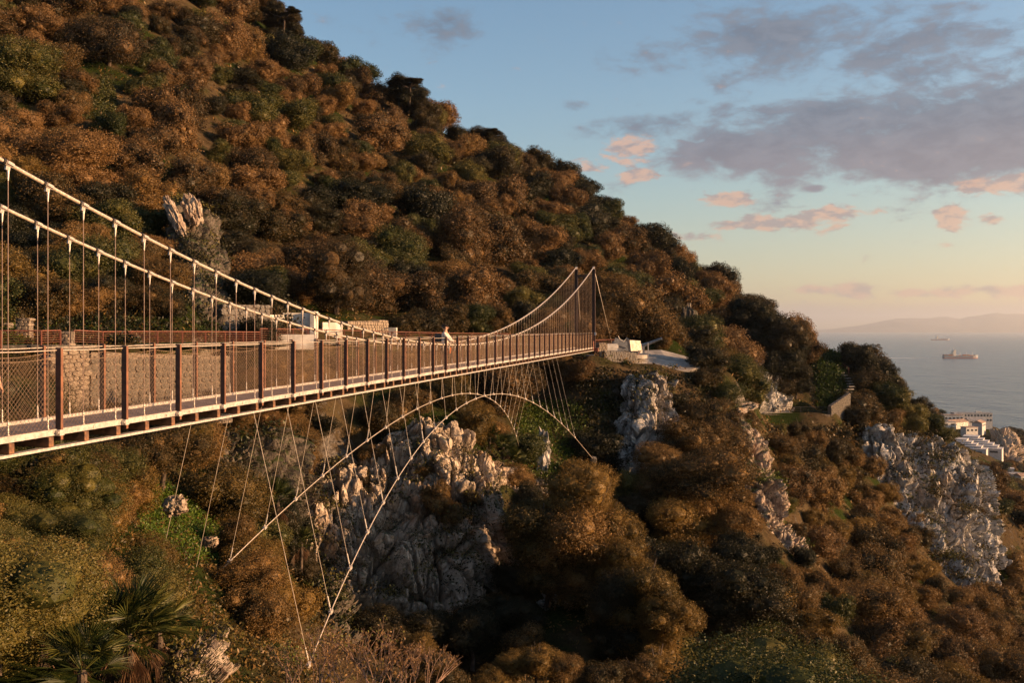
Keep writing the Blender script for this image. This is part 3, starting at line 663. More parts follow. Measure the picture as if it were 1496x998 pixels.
def person(loc, rz, label, shirt, trousers, pack=True, pose='rail', h=1.74, group=None, extra=None):
    """faces local +x; left is +y"""
    k = h / 1.74; root = empty('person', loc, rz, label, 'person', group)
    def S(v): return [tuple(c * k for c in q) for q in v]
    if pose == 'rail': eR, wR = (.22, -.24, 1.12), (.43, -.15, 1.07); eL, wL = (.20, .25, 1.12), (.42, .13, 1.05)
    else: eR, wR = (-.02, -.26, 1.10), (.10, -.27, .84); eL, wL = (-.05, .26, 1.10), (.04, .28, .84)
    body = [(0,0,.94),(0,0,1.12),(0,0,1.34),(.01,0,1.46),(.02,0,1.53),(.035,0,1.60),(.045,0,1.68),  # pelvis..head top 0-6
            (0,-.10,.90),(.03,-.11,.49),(-.01,-.11,.09),(.13,-.12,.035), (0,.10,.90),(-.02,.11,.49),(-.06,.11,.09),(.08,.12,.035),  # legs 7-14
            (0,-.19,1.40), eR, wR, (0,.19,1.40), eL, wL]
    ed = [(0,1),(1,2),(2,3),(3,4),(4,5),(5,6),(0,7),(7,8),(8,9),(9,10),(0,11),(11,12),(12,13),(13,14),(3,15),(15,16),(16,17),(3,18),(18,19),(19,20)]
    rd = [(.12,.15),(.11,.13),(.12,.16),(.07,.09),.052,.075,.078,.09,.06,.042,.038,.09,.06,.042,.038,.055,.042,.03,.055,.042,.03]
    V = list(body)
    for (w, e, s_) in ((17, eR, -1), (20, eL, 1)):       # palm and five fingers
        wv = Vector(body[w]); d = (wv - Vector(e)).normalized(); side = d.cross(Vector((0, 0, 1))) if abs(d.z) < .9 else Vector((1, 0, 0)); side.normalize(); dn = Vector((0, 0, -1)) if abs(d.z) < .9 else Vector((0, -s_, 0))
        V.append(tuple(wv + d * .075)); ed.append((w, len(V) - 1)); rd.append((.034, .02)); pi = len(V) - 1
        for f_, ln in ((-1.5, .062), (-.5, .074), (.5, .078), (1.5, .070)):
            a_ = wv + d * .10 + side * f_ * .019; V.append(tuple(a_)); rd.append(.009); ed.append((pi, len(V) - 1))
            V.append(tuple(a_ + d * ln * .55 + dn * .012)); rd.append(.0085); ed.append((len(V) - 2, len(V) - 1))
            V.append(tuple(a_ + d * ln * .8 + dn * .035)); rd.append(.007); ed.append((len(V) - 2, len(V) - 1))
        V.append(tuple(wv + d * .04 - side * .045 * s_)); rd.append(.012); ed.append((w, len(V) - 1))
        V.append(tuple(wv + d * .085 - side * .06 * s_)); rd.append(.009); ed.append((len(V) - 2, len(V) - 1))
    skinned('body', S(V), ed, [tuple(c * k for c in r) if isinstance(r, tuple) else r * k for r in rd], M['skin'], root, 1)
    face = MB(); face.box((.125, 0, 1.635), (.03, .022, .05)); face.box((.118, 0, 1.585), (.012, .045, .012))
    for s_ in (-1, 1): face.box((.04, s_ * .085, 1.635), (.035, .018, .06)); face.box((.118, s_ * .032, 1.655), (.012, .022, .010))
    face.v = S(face.v); face.obj('face_features', M['skin'], root, bevel=.003)
    sh = [(0,0,.86),(0,0,1.0),(0,0,1.2),(0,0,1.36),(.0,0,1.45),(0,-.19,1.40),(0,.19,1.40)]
    for (e, s_) in ((eR, 5), (eL, 6)):
        pass
    sh += [eR, eL]; se = [(0,1),(1,2),(2,3),(3,4),(3,5),(3,6),(5,7),(6,8)]
    wv = Vector(eR).lerp(Vector(wR), .8); sh.append(tuple(wv)); se.append((7, 9)); wv = Vector(eL).lerp(Vector(wL), .8); sh.append(tuple(wv)); se.append((8, 10))
    skinned('shirt', S(sh), se, [(.155,.19),(.15,.175),(.145,.18),(.14,.18),(.08,.09),.08,.08,.06,.06,.042,.042], M[shirt], root, 1, 1)
    tr = [(0,0,.95),(0,-.10,.88),(.03,-.11,.49),(-.01,-.11,.10),(0,.10,.88),(-.02,.11,.49),(-.06,.11,.10)]
    skinned('trousers', S(tr), [(0,1),(1,2),(2,3),(0,4),(4,5),(5,6)], [(.13,.16),.108,.08,.062,.108,.08,.062], M[trousers], root, 1)
    for q in ((.03, -.115), (-.02, .115)):
        s_ = MB(); s_.box((q[0], q[1], .045), (.28, .10, .08)); s_.obj('shoe', M['shoe'], root, bevel=.02)
    hp = [(-.0,0,1.66),(.02,0,1.735),(-.055,0,1.62)]
    skinned('hair', S(hp), [(0,1),(0,2)], [.098,.06,.07], M['hair'], root, 2)
    if pack: skinned('backpack', S([(-.24,0,1.38),(-.27,0,1.2),(-.25,0,1.04)]), [(0,1),(1,2)], [.12,.16,.14], M['pack'], root, 2, 1)
    if extra == 'jacket': skinned('tied_jacket', S([(.13,.10,1.0),(.15,.13,.8),(.13,.14,.58)]), [(0,1),(1,2)], [.06,.075,.05], M['orange'], root, 1)
    return root
def on_deck(px, off): 
    # station on the deck whose point at offset `off` stands on bearing px
    a = (px - CX) / F; r = (.9789, -.2042); d = (.2042, .9789)
    bx, by = BO[0] + off * r[0], BO[1] + off * r[1]; s = (a * by - bx) / (d[0] - a * d[1]); return B(off, s, DZ), s
p_, _ = on_deck(650, .22)
pr_ = person(p_, BANG + .10, 'person in a loose cream shirt with a backpack, standing mid bridge and facing right', 'shirt', 'trousers', True, 'rail', 1.78, extra='jacket'); pr_.scale = (1.15, 1.3, 1.07)
p_, _ = on_deck(-25, .1)
person(p_, BANG - .15, 'person in a pale pink sleeve whose lowered arm enters the frame at its left edge', 'pink', 'trousers', False, 'walk', 1.72)
# ------------------------------------------------------------------ terrace, walls, hut, gun platform, paths
def wall(name, a, b, h, th, label, mat='stone', rows=None, size=(.34, .2), cap=False, cat='wall', down=.6, cut=None, seed=1, mort='mortar', stones=300):
    """masonry wall between two ground points, every visible stone its own block on a mortar core"""
    rng = random.Random(seed); a = Vector(a); b = Vector(b); L = (b - a).length; ang = math.atan2(b.y - a.y, b.x - a.x); sl = (b.z - a.z) / L
    root = empty(name, a, ang, label, cat)
    top0, top1 = (h, h) if not isinstance(h, tuple) else h
    Lh = (Vector((b.x, b.y)) - Vector((a.x, a.y))).length
    core = MB(); y = th / 2 - .03
    v = [(0, -y, -down), (Lh, -y, sl * Lh - down), (Lh, y, sl * Lh - down), (0, y, -down), (0, -y, top0 - .05), (Lh, -y, sl * Lh + top1 - .05), (Lh, y, sl * Lh + top1 - .05), (0, y, top0 - .05)]
    core.add(v, [(3,2,1,0),(4,5,6,7),(0,1,5,4),(1,2,6,5),(2,3,7,6),(3,0,4,7)]); core.obj('mortar_core', M[mort], root)
    protos = []
    for k in range(6):
        s_ = MB(); n = 8; r = [1 + rng.uniform(-.16, .12) for _ in range(n)]
        pl = [(max(-1, min(1, 1.18 * math.cos(2 * math.pi * (i + .5) / n) * r[i])) * .5, max(-1, min(1, 1.18 * math.sin(2 * math.pi * (i + .5) / n) * r[i])) * .5) for i in range(n)]
        pl2 = [(x * .82, z * .82) for x, z in pl]
        v = [(x, -.5, z) for x, z in pl2] + [(x, -.32, z) for x, z in pl] + [(x, .5, z) for x, z in pl]
        f = [tuple(range(n))] + [(i, i + n, (i + 1) % n + n, (i + 1) % n) for i in range(n)] + [(i + n, i + 2 * n, (i + 1) % n + 2 * n, (i + 1) % n + n) for i in range(n)] + [tuple(reversed(range(2 * n, 3 * n)))]
        s_.add(v, f); protos.append(s_.mesh('stone', M[mat]))
    sw, sh_ = size; cnt = 0; rest = MB(); nn = (Lh / sw) * ((max(top0, top1) + down * .5) / sh_)
    z = -down * .5
    while z < max(top0, top1) - sh_ * .4:
        x = -rng.random() * sw * .5; hh = sh_ * rng.uniform(.8, 1.25)
        while x < Lh:
            w = sw * rng.uniform(.6, 1.45); cx = x + w / 2; x += w
            if cx < .05 or cx > Lh - .05: continue
            zz = z + hh / 2 + sl * cx; tp = top0 + (top1 - top0) * cx / Lh + sl * cx
            if zz + hh * .4 > tp: continue
            if cut and cut(cx, zz): continue
            if cnt < stones:
                o = link('stone', rng.choice(protos), root, (cx, 0, zz), (rng.uniform(-.05, .05), rng.uniform(-.08, .08), rng.uniform(-.04, .04)), (w * 1.03, th + rng.uniform(.0, .07), hh * 1.05)); cnt += 1
            else: rest.box((cx, 0, zz), (w * .95, th + rng.uniform(.0, .06), hh * .93))
        z += hh
    if rest.v: tag(rest.obj('small_stones', M[mat], root), kind='stuff')
    if cap:
        c = MB(); v = [(-.05, -th/2-.05, top0), (Lh+.05, -th/2-.05, sl*Lh+top1), (Lh+.05, th/2+.05, sl*Lh+top1), (-.05, th/2+.05, top0)]
        c.add(v + [(q[0], q[1], q[2] + .09) for q in v], [(3,2,1,0),(4,5,6,7),(0,1,5,4),(1,2,6,5),(2,3,7,6),(3,0,4,7)]); c.obj('coping', M[mat], root)
    return root
def railing(name, pts, h, label, mat='rust', posts=None, bars=5, r=.02, group=None, post_sp=2.0):
    pts = [Vector(p) for p in pts]; root = empty(name, pts[0], 0, label, 'railing', group); o = pts[0]; q = [p - o for p in pts]
    t = MB(); t.tube([p + Vector((0, 0, h)) for p in q], r * 1.6, 6); t.obj('top_rail', M[mat], root)
    for k in range(bars):
        t = MB(); t.tube([p + Vector((0, 0, h * (k + 1) / (bars + 1))) for p in q], r * .6, 5); t.obj('bar', M[mat], root)
    pm = MB(); pm.box((0, 0, h / 2 - .1), (r * 3.2, r * 3.2, h + .2)); pm = pm.mesh('post', M[mat])
    for a, b in zip(q[:-1], q[1:]):
        n = max(1, round((b - a).length / post_sp))
        for i in range(n): link('post', pm, root, a.lerp(b, i / n))
    link('post', pm, root, q[-1]); return root
# terrace path along the hill foot, behind the bridge
TZ = [(-60,503,42),(60,503,43),(150,503,47),(230,501,51),(300,500,55),(380,499,61),(450,498,67),(550,499,75),(650,500,83),(750,500,90),(830,503,92)]
def ribbon(name, pts, w, mat, th=.25, lab=None):
    pts = [P(*q) for q in pts]; V = []
    for i, p in enumerate(pts):
        d = (pts[min(i+1, len(pts)-1)] - pts[max(i-1, 0)]); d.z = 0; d.normalize(); n = Vector((d.y, -d.x, 0))
        V += [p + n * w / 2, p - n * w / 2, p + n * w / 2 - Vector((0, 0, th)), p - n * w / 2 - Vector((0, 0, th))]
    f = []
    for i in range(len(pts) - 1):
        a, b = 4 * i, 4 * i + 4; f += [(a, a+1, b+1, b), (a+2, a, b, b+2), (a+1, a+3, b+3, b+1), (a+3, a+2, b+2, b+3)]
    me = bpy.data.meshes.new(name); me.from_pydata([tuple(v) for v in V], [], f); me.materials.append(mat); o = link(name, me)
    return tag(o, lab, kind='structure')
ribbon('terrace_path', [(x, y + 1, z + .6) for x, y, z in TZ], 2.2, M['stone_dark'], .2)
railing('rusty_path_railing', [P(x, y + 1, z - .5) for x, y, z in TZ[:2]] + [P(88, 502.5, 44)], .62, 'rusty brown railing left of the squat stone pillar at the far left')
railing('rusty_path_railing', [P(108, 502.5, 45)] + [P(x, y + 1, z - .5) for x, y, z in TZ[2:6]], .64, 'rusty brown railing from the stone pillar to the dark stone building')
railing('rusty_path_railing', [P(x, y + 1, z - .5) for x, y, z in TZ[5:8]], .85, 'brown railing in front of the white plastered hut')
railing('rusty_path_railing', [P(x, y + 1, z - .5) for x, y, z in TZ[7:]], .85, 'brown railing on the terrace between rubble wall and far bridge tower')
# stone retaining wall with ruined end, seen through the net
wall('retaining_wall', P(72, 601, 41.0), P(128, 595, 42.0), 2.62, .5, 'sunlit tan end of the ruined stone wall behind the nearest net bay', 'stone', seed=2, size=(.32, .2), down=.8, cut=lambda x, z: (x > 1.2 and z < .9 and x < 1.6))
wall('retaining_wall', P(128, 594, 42.3), P(335, 584, 50.5), (2.45, 2.35), .5, 'long grey rubble retaining wall below the terrace railing', 'stone_dark', seed=3, size=(.5, .3), down=1.2)  # this unlit length has its shade painted in by the darker stone
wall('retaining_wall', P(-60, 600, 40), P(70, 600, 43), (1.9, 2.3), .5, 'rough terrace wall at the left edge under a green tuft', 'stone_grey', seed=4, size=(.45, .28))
def pillar(px, py0, py1, Z, w, label, seed):
    a = P(px, py1, Z); h = (py1 - py0) / F * Z
    wall('stone_pillar', a + Vector((-w / 2, 0, 0)), a + Vector((w / 2, 0, 0)), h, w * .8, label, 'stone', cat='pillar', size=(.19, .13), seed=seed, down=.2)
pillar(98.5, 483, 520, 44.3, .52, 'square tan stone pillar standing in the gap of the rusty railing', 5)
pillar(36, 463, 503, 45.5, .62, 'taller rough stone pillar behind the railing at the far left', 6)
pillar(8, 472, 503, 46.5, .55, 'broken low stone pillar at the left edge beside the green tuft', 7)
# dark stone building and white hut
def hutwall(a, b, h, th, name='wall', mat='plaster', root=None): 
    m_ = MB(); a = Vector(a); b = Vector(b); d = b - a; m_.box(((a.x + b.x) / 2, (a.y + b.y) / 2, a.z + h / 2), (Vector((d.x, d.y)).length, th, h), math.atan2(d.y, d.x)); return m_.obj(name, M[mat], root)
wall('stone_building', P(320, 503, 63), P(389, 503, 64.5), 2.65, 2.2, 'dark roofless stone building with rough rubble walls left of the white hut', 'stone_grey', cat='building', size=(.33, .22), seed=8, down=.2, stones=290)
hut = empty('white_hut', (0, 0, 0), 0, 'low white plastered hut with flat roof and stepped walls under the trees', 'hut')
a, b = P(390, 500, 64.6), P(413, 500, 66.4); hutwall(a, b, 1.85, .3, root=hut)
a, b = P(413, 500, 66.8), P(459, 500, 67.4); hutwall(a, b, 2.05, .3, root=hut); 
m_ = MB(); q = P(436, 459, 68); m_.box((q.x, q.y + .6, q.z + .02), (2.5, 1.9, .12), .05); m_.obj('roof', M['plaster'], hut)
a, b = P(456, 500, 66.7), P(462, 500, 68.2); hutwall(a, b, 2.15, .28, root=hut)
a, b = P(470, 500, 70), P(499, 500, 71); hutwall(a, b, 1.45, .3, root=hut)
m_ = MB(); q = P(388, 492, 64); m_.box((q.x + 1.75, q.y - .6, q.z - .35), (3.6, .25, 1.0), .2); m_.obj('parapet', M['plaster'], hut)
m_ = MB(); q = P(424, 484, 66.5); m_.box((q.x, q.y, q.z), (1.1, .1, .9), .1); m_.obj('doorway', M['window'], hut)
wall('rubble_wall', P(503, 502, 73), P(563, 502, 77), (1.75, 1.9), .7, 'sunlit orange rubble wall at the foot of the trees right of the white hut', 'stone', size=(.3, .22), seed=9, down=.3)
m_ = MB(); q = P(572, 500, 79); m_.box((q.x, q.y, q.z + .55), (.9, .5, 1.3)); tag(m_.obj('white_cabinet', M['plaster'], bevel=.03), 'small pale cabinet standing behind the bridge left of the walker', 'cabinet')
# gun platform
def disc(name, c, rx, ry, th, mat, rz=0.0, n=48):
    m_ = MB(); m_.prism([(rx * math.cos(2 * math.pi * i / n) * (1 + .02 * math.sin(5 * i)), ry * math.sin(2 * math.pi * i / n)) for i in range(n)], -th, 0, Matrix.Translation(c) @ Matrix.Rotation(rz, 4, 'Z')); return m_.obj(name, mat)
gp_ = P(990, 527, 95.5)
def platform():
    # sloping concrete apron: high behind, tipping towards the viewer
    out = [(945,512,99),(965,511,99.5),(985,516,99.5),(1003,521,98.5),(1022,529,96),(1023,536,93),(1008,541,91.5),(985,540,91.2),(960,536,91.5),(935,533,91.5),(915,527,92),(925,516,96)]
    top = [P(x, y, z) for x, y, z in out]; n = len(top); c = sum(top, Vector()) / n
    V = top + [p - Vector((0, 0, .6)) for p in top] + [c + Vector((0, 0, .12))]
    f = [(i, (i + 1) % n, 2 * n) for i in range(n)] + [(i + n, (i + 1) % n + n, (i + 1) % n, i) for i in range(n)]
    me = bpy.data.meshes.new('gun_platform'); me.from_pydata(V, [], f); me.materials.append(M['concrete']); return link('gun_platform', me)
tag(platform(), 'pale curved concrete apron in front of the old gun', 'platform')
gun = empty('coastal_gun', P(932, 516, 93.5), 0, 'old coastal gun with a cream shield, its long grey barrel raised to the right', 'gun'); GP = P(932, 516, 93.5)
def G(px, py, Z): return P(px, py, Z) - GP
sh = MB(); q = [G(920,497,92.6), G(936,498,93.4), G(938,513,93.2), G(922,513,92.4)]; nrm = (q[1]-q[0]).cross(q[3]-q[0]).normalized() * .05
sh.add(q + [p + nrm for p in q], [(0,1,2,3),(7,6,5,4),(1,0,4,5),(2,1,5,6),(3,2,6,7),(0,3,7,4)])
q = [G(915.5,493,93.6), G(920,497,92.6), G(922,513,92.4), G(919,513,93.4)]; sh.add(q + [p + Vector((-.04, .05, 0)) for p in q], [(0,1,2,3),(7,6,5,4),(1,0,4,5),(2,1,5,6),(3,2,6,7),(0,3,7,4)]); sh.obj('shield', M['shield'], gun)
MB().tube([G(930,507,93.8), G(937,505.5,93.8), G(950,501,93.6), G(966.5,494.5,93.2)], [.24, .20, .15, .105], 12).tube([G(965,495.1,93.2), G(967,494.3,93.2)], .13, 12).obj('barrel', M['gun'], gun)
MB().box(G(931,511,94), (1.3, 1.1, .7)).tube([G(930,516,94), G(930,511,94)], .75, 16).obj('carriage', M['gun'], gun)
MB().tube([G(928,523,92), G(937,511.5,93)], .045, 6).obj('elevating_strut', M['rust'], gun)
MB().box(G(912,506,95.5), (2.4, .12, 1.0), .1).box(G(907,501,95.4), (1.4, .1, .7), .1, .3).obj('rear_shield', M['gun'], gun)
MB().tube([G(903,491,94.5), G(905.5,496,94.5), G(911,499,94.5), G(916,494,94.5)], .05, 6).obj('curved_rail', M['shield'], gun)
m_ = MB(); m_.box((0, 0, 1.05), (.09, .09, 2.2)); m_.box((0, 0, 2.12), (.13, .13, .05)); tag(m_.obj('marker_post', M['galv'], loc=P(947,534,91.2)), 'thin grey upright post in front of the gun barrel', 'post')
wall('low_stone_wall', P(881, 525, 89.3), P(928, 528, 90.8), .85, .6, 'low dark stone wall in shade left of the gun shield', 'stone_grey', size=(.28, .17), seed=10, down=.4)
m_ = MB(); q = P(894, 513, 91.6); m_.box((q.x, q.y, q.z + .3), (1.15, .35, .55), .15).prism([(-.57, -.17), (.57, -.17), (.57, .17), (-.57, .17)], 0, .12, Matrix.Translation((q.x, q.y, q.z + .577)) @ Matrix.Rotation(.15, 4, 'Z') @ Matrix.Scale(.9, 4)); tag(m_.obj('white_block', M['plaster'], bevel=.03), 'low white painted block behind the dark low wall', 'wall')
wall('stone_block_pier', P(872.5, 517, 89.5), P(885, 517, 89.8), 1.05, .8, 'sunlit orange stone pier beside the foot of the far bridge tower', 'stone', cat='pier', size=(.27, .2), seed=12, down=.4)
railing('platform_railing', [P(870,516,91), P(884,515,94), P(899,514,97)], 1.25, 'brown railing beside the far bridge tower', bars=0, r=.016, post_sp=.35)
tag(disc('gun_terrace', P(900, 518.5, 93), 3.0, 1.6, .35, M['concrete']), kind='structure')
# cliff path with railing, stone flank wall and steps, right of the spur
ribbon('cliff_path', [(1092,602,151),(1130,602,152),(1170,602.5,153),(1212,603,153.5)], 2.0, M['concrete'], .6)
railing('cliff_path_railing', [P(1094,603,150.2), P(1130,603,151), P(1170,603.5,152), P(1212,604,152.5)], .95, 'dark railing along the narrow path cut below the white cliff', 'black', bars=2, r=.03, post_sp=3.2)
wall('path_retaining_wall', P(1094,640,149.4), P(1212,640,151.4), 3.75, .6, 'long grey masonry wall carrying the cliff path', 'stone_dark', size=(.75, .42), seed=13, down=1, stones=280)
wall('flank_wall', P(1212,604,151.6), P(1240,604,158), (1.2, 3.4), .6, 'sloping stone flank wall below the flight of steps', 'stone_dark', size=(.42, .25), seed=14, down=1, stones=200)  # the wall's shade is carried by the darker stone colour
root = empty('hillside_steps', P(1238,576,164), 0, 'pale stone steps climbing the green slope beside the bushy headland', 'steps'); o_ = P(1238,576,164)
stp = [(1239,577,163),(1240,573,163.5),(1241.5,569,164),(1243,565,164.7),(1242,561,165.5),(1240,557,166.3),(1238,553,167),(1234,549,168),(1229,545,169),(1223,541,170)]
for k, (x, y, z) in enumerate(stp): MB().box((0, 0, 0), (1.35, .6, .2)).obj('step', M['stone_grey'], root, loc=P(x, y, z) - o_, rot=(0, 0, .2 + k * .07), bevel=.03)
ribbon('upper_path', [(1224,539,171),(1212,533.5,173),(1203,529.5,175),(1192,527,177)], 1.3, M['concrete'], .3)
railing('headland_railing', [P(1192,529,178), P(1205,529,178), P(1216,531,176.5), P(1228,537,173.5), P(1240,545,170)], .95, 'thin brown railing at the top of the steps against the sea', 'rust', bars=1, r=.035, post_sp=1.5)
# ------------------------------------------------------------------ houses on the far shore
def house(name, px, py, Z, w, d, h, label, rz=0.0, mat='white', roof='roof', pitched=False, wins=0, group=None, cat='house', step=0, zb=6):
    p = P(px, py, Z); root = empty(name, p, rz, label, cat, group)
    b = MB(); b.box((0, 0, (h - zb) / 2), (w, d, h + zb)); b.obj('wall', M[mat], root)
    r = MB()
    if pitched: r.add([(-w/2-.4,-d/2-.4,h+.002),(w/2+.4,-d/2-.4,h+.002),(w/2+.4,d/2+.4,h+.002),(-w/2-.4,d/2+.4,h+.002),(-w/2-.4,0,h+d*.25),(w/2+.4,0,h+d*.25)], [(0,1,5,4),(2,3,4,5),(1,2,5),(3,0,4),(3,2,1,0)])
    else: r.box((0, 0, h + .18), (w + .5, d + .5, .34))
    ro = r.obj('roof', M[roof], root)
    if not pitched and w > 12: MB().box((w * .2, d * .1, h + .9), (w * .15, d * .2, 1.1)).obj('roof_box', M[mat], ro)
    if wins:
        wm = MB().box((0, 0, 0), (w / wins * .5, .25, min(1.7, h * .3))).mesh('window', M['window'])
        fl_ = max(1, int(h / 3.2))
        for f_ in range(fl_):
            for i in range(wins): link('window', wm, root, (-w / 2 + w * (i + .5) / wins, -d / 2, h * (f_ + .55) / fl_))
    return root
house('long_barrack_block', 1419, 617, 880, 34, 9, 8.5, 'long pale two storey block with a row of dark windows, nearest the sea', -.05, 'plaster', 'roof', False, 12)
house('side_block', 1391, 616, 870, 17, 8, 6, 'pale low block left of the long windowed block', -.05, 'plaster', 'roof_tan', False, 5)
house('pitched_house', 1396, 624, 840, 22, 9, 4.5, 'long tan roofed house just below the barrack block', .5, 'plaster', 'roof_tan', True, 5)
house('pitched_house', 1430, 625, 820, 13, 8, 4.5, 'small tan roofed house with its roof ridge pointing to the cliff', .9, 'white', 'roof_tan', True, 2)
house('grey_roofed_house', 1424, 619.5, 850, 15, 9, 3.5, 'dark grey roofed house before the barrack block', 0, 'plaster', 'hull' if 'hull' in M else 'roof', True, 3)
house('cream_house', 1416, 633, 790, 11, 7, 5, 'cream house lit orange above the white terraces', .2, 'plaster', 'roof_tan', False, 3)
house('cream_house', 1384, 624, 830, 12, 7, 4.5, 'cream house half hidden by the bushy headland', .1, 'plaster', 'roof', False, 2)
n_ = [0]
LH = 'white terraced house with flat roof, '
up_row = [(1419,646,735),(1426,649.5,728),(1433,653,721),(1440,656.5,714),(1447,660,707),(1453,664,700)]
lo_row = [(1402,651,700),(1409,654.5,694),(1416,658,688),(1423,661.5,682),(1430,665.5,676)]
nm_ = ['leftmost', 'second from left', 'third from left', 'fourth from left', 'fifth from left', 'rightmost']
for (x, y, z), w_ in zip(up_row, nm_): house('terraced_house', x, y, z, 10.5, 13, 4.5, LH + w_ + ' of the upper row', -.55, 'white', 'white', False, 1, 'white terraced houses above the sea')
for (x, y, z), w_ in zip(lo_row, nm_[:4] + ['rightmost']): house('terraced_house', x, y, z, 10.5, 13, 4.8, LH + w_ + ' of the lower row', -.55, 'white', 'white', False, 1, 'white terraced houses above the sea')
house('cottage', 1473, 694, 600, 6, 6, 4, 'small white cottage on the slope near the right edge', -.4, 'white', 'white', False, 1, zb=4)
house('cottage', 1482, 702, 560, 8, 6, 4, 'pale blue grey cottage touching the white one near the right edge', .1, 'white', 'roof', False, 2, zb=4)
house('cottage', 1493, 704, 555, 6, 6, 3.6, 'orange lit cottage cut by the right edge', .2, 'plaster', 'roof_tan', True, 1, zb=4)
house('slate_hut', 1452, 745, 420, 9, 5, 1.6, 'grey slate roofed hut alone in the scrub right of the headland cliff', -.5, 'stone_grey', 'roof', True, 0, cat='hut', zb=3)
# ------------------------------------------------------------------ plants
def unit(v): return v / (np.linalg.norm(v, axis=-1, keepdims=True) + 1e-9)
def leaf_quads(rng, p, n, ln, wd, spread=.9):
    k = len(p); nn = unit(n + spread * rng.normal(size=(k, 3))); t = unit(np.cross(nn, rng.normal(size=(k, 3)))); b = np.cross(nn, t)
    L = (ln * rng.uniform(.6, 1.3, k))[:, None]; W = (wd * rng.uniform(.7, 1.3, k))[:, None]
    V = np.stack([p - t * L * .5, p + b * W * .5 - t * L * .05, p + t * L * .5, p - b * W * .5 - t * L * .05], 1).reshape(-1, 3)
    return V
def crown_arrays(seed, ntw, per, ln, wd, nl=14, squash=.8, spiky=0.0, ragged=.10, core=True, spread=.9):
    rng = np.random.default_rng(seed); d = unit(rng.normal(size=(nl, 3)) * [1, 1, .8] + [0, 0, .25])
    c = d * rng.uniform(.40, .92, (nl, 1)) ; c[:, :2] *= rng.uniform(.8, 1.2, 2); r = rng.uniform(.19, .42, nl); c = np.vstack([c, [[0, 0, -.08], [.2, -.1, .05]]]); r = np.append(r, [.52, .42])
    pr = r ** 2 / (r ** 2).sum(); k = int(ntw * 1.9); j = rng.choice(len(r), k, p=pr); dd = unit(rng.normal(size=(k, 3)))
    rad = r[j] * (1 + ragged * rng.normal(size=k)); p = c[j] + dd * rad[:, None]
    D = np.sqrt(((p[:, None] - c[None]) ** 2).sum(2)) / r[None]; D[np.arange(k), j] = 9
    keep = (D.min(1) > .86) & (p[:, 2] > -.9); p = p[keep][:ntw]; n = unit(dd[keep][:ntw] * .7 + unit(p) * .5)
    sig = ln * .9; q = np.repeat(p, per, 0); m = np.repeat(n, per, 0); along = rng.uniform(-.4, 1, (len(q), 1)) * (sig * (1.3 + spiky))
    q = q + rng.normal(size=q.shape) * sig * .75 + m * along
    V = leaf_quads(rng, q, m, ln, wd, spread); V[:, 2] *= squash
    Fq = np.arange(len(V)).reshape(-1, 4)
    if core:      # dense inner foliage
        import bmesh
        bm = bmesh.new(); bmesh.ops.create_icosphere(bm, subdivisions=2, radius=1); sv_ = np.array([v.co[:] for v in bm.verts]); sf = np.array([[v.index for v in f.verts] for f in bm.faces]); bm.free()
        # as quads with a doubled corner so that one array holds all faces
        sf4 = np.hstack([sf, sf[:, 2:]])
        CV, CF = [], []
        for cc, rr in zip(c, r):
            w = sv_ * (rr * .68) * (1 + .14 * vnoise(sv_ * 3 + cc * 9, seed))[:, None] + cc; w = w * [1, 1, squash]; CF.append(sf4 + len(CV) * len(sv_)); CV.append(w)
        return V, Fq, np.concatenate(CV), np.concatenate(CF)
    return V, Fq, None, None
def crown_mesh(name, mat, **kw):
    V, Fq, CV, CF = crown_arrays(**kw)
    if CV is None: return mesh_np(name, V, Fq, mat)
    tri = CF[:, :3]; loops = np.concatenate([Fq.ravel(), (tri + len(V)).ravel()]); tot = np.concatenate([np.full(len(Fq), 4), np.full(len(tri), 3)]).astype(np.int32)
    me = bpy.data.meshes.new(name); VV = np.concatenate([V, CV]).astype(np.float32)
    me.vertices.add(len(VV)); me.vertices.foreach_set('co', VV.ravel()); me.loops.add(len(loops)); me.loops.foreach_set('vertex_index', loops.astype(np.int32))
    me.polygons.add(len(tot)); me.polygons.foreach_set('loop_start', np.concatenate([[0], np.cumsum(tot)[:-1]]).astype(np.int32)); me.polygons.foreach_set('loop_total', tot)
    me.polygons.foreach_set('use_smooth', np.zeros(len(tot), bool)); me.update(calc_edges=True); me.materials.append(mat); return me
FAR = [crown_mesh('crown', M['leaf_far'], seed=100 + i, ntw=3000, per=5, ln=.056, wd=.036, nl=16 + i, squash=.86, ragged=.09, spread=.8, spiky=.6) for i in range(7)]
MID = [crown_mesh('crown', M['leaf_brown'], seed=200 + i, ntw=4800, per=6, ln=.040, wd=.025, nl=20 + i, squash=.85, spiky=2.2, ragged=.08, spread=.8) for i in range(5)]
NEAR = [crown_mesh('crown', M['leaf_olive'], seed=300 + i, ntw=7500, per=7, ln=.027, wd=.015, nl=24 + i, squash=.8, spiky=2.5, ragged=.10) for i in range(4)]
def trunk_mesh(seed, h=1.0):
    rng = random.Random(seed); mb = MB(); bend = [Vector((rng.uniform(-.08, .08) * k, rng.uniform(-.08, .08) * k, -.9 + .3 * k)) for k in range(4)]
    mb.tube(bend, [.085, .065, .055, .045], 7); top = bend[-1]
    for k in range(6):
        a_ = k * 1.05 + rng.random(); e = top + Vector((math.cos(a_) * rng.uniform(.2, .38), math.sin(a_) * rng.uniform(.2, .38), rng.uniform(.05, .28)))
        mid = top.lerp(e, .5) + Vector((0, 0, -.06)); mb.tube([top - Vector((0, 0, .1)), mid, e], [.04, .028, .012], 5)
    return mb.mesh('trunk', M['bark'])
TR = [trunk_mesh(i) for i in range(4)]
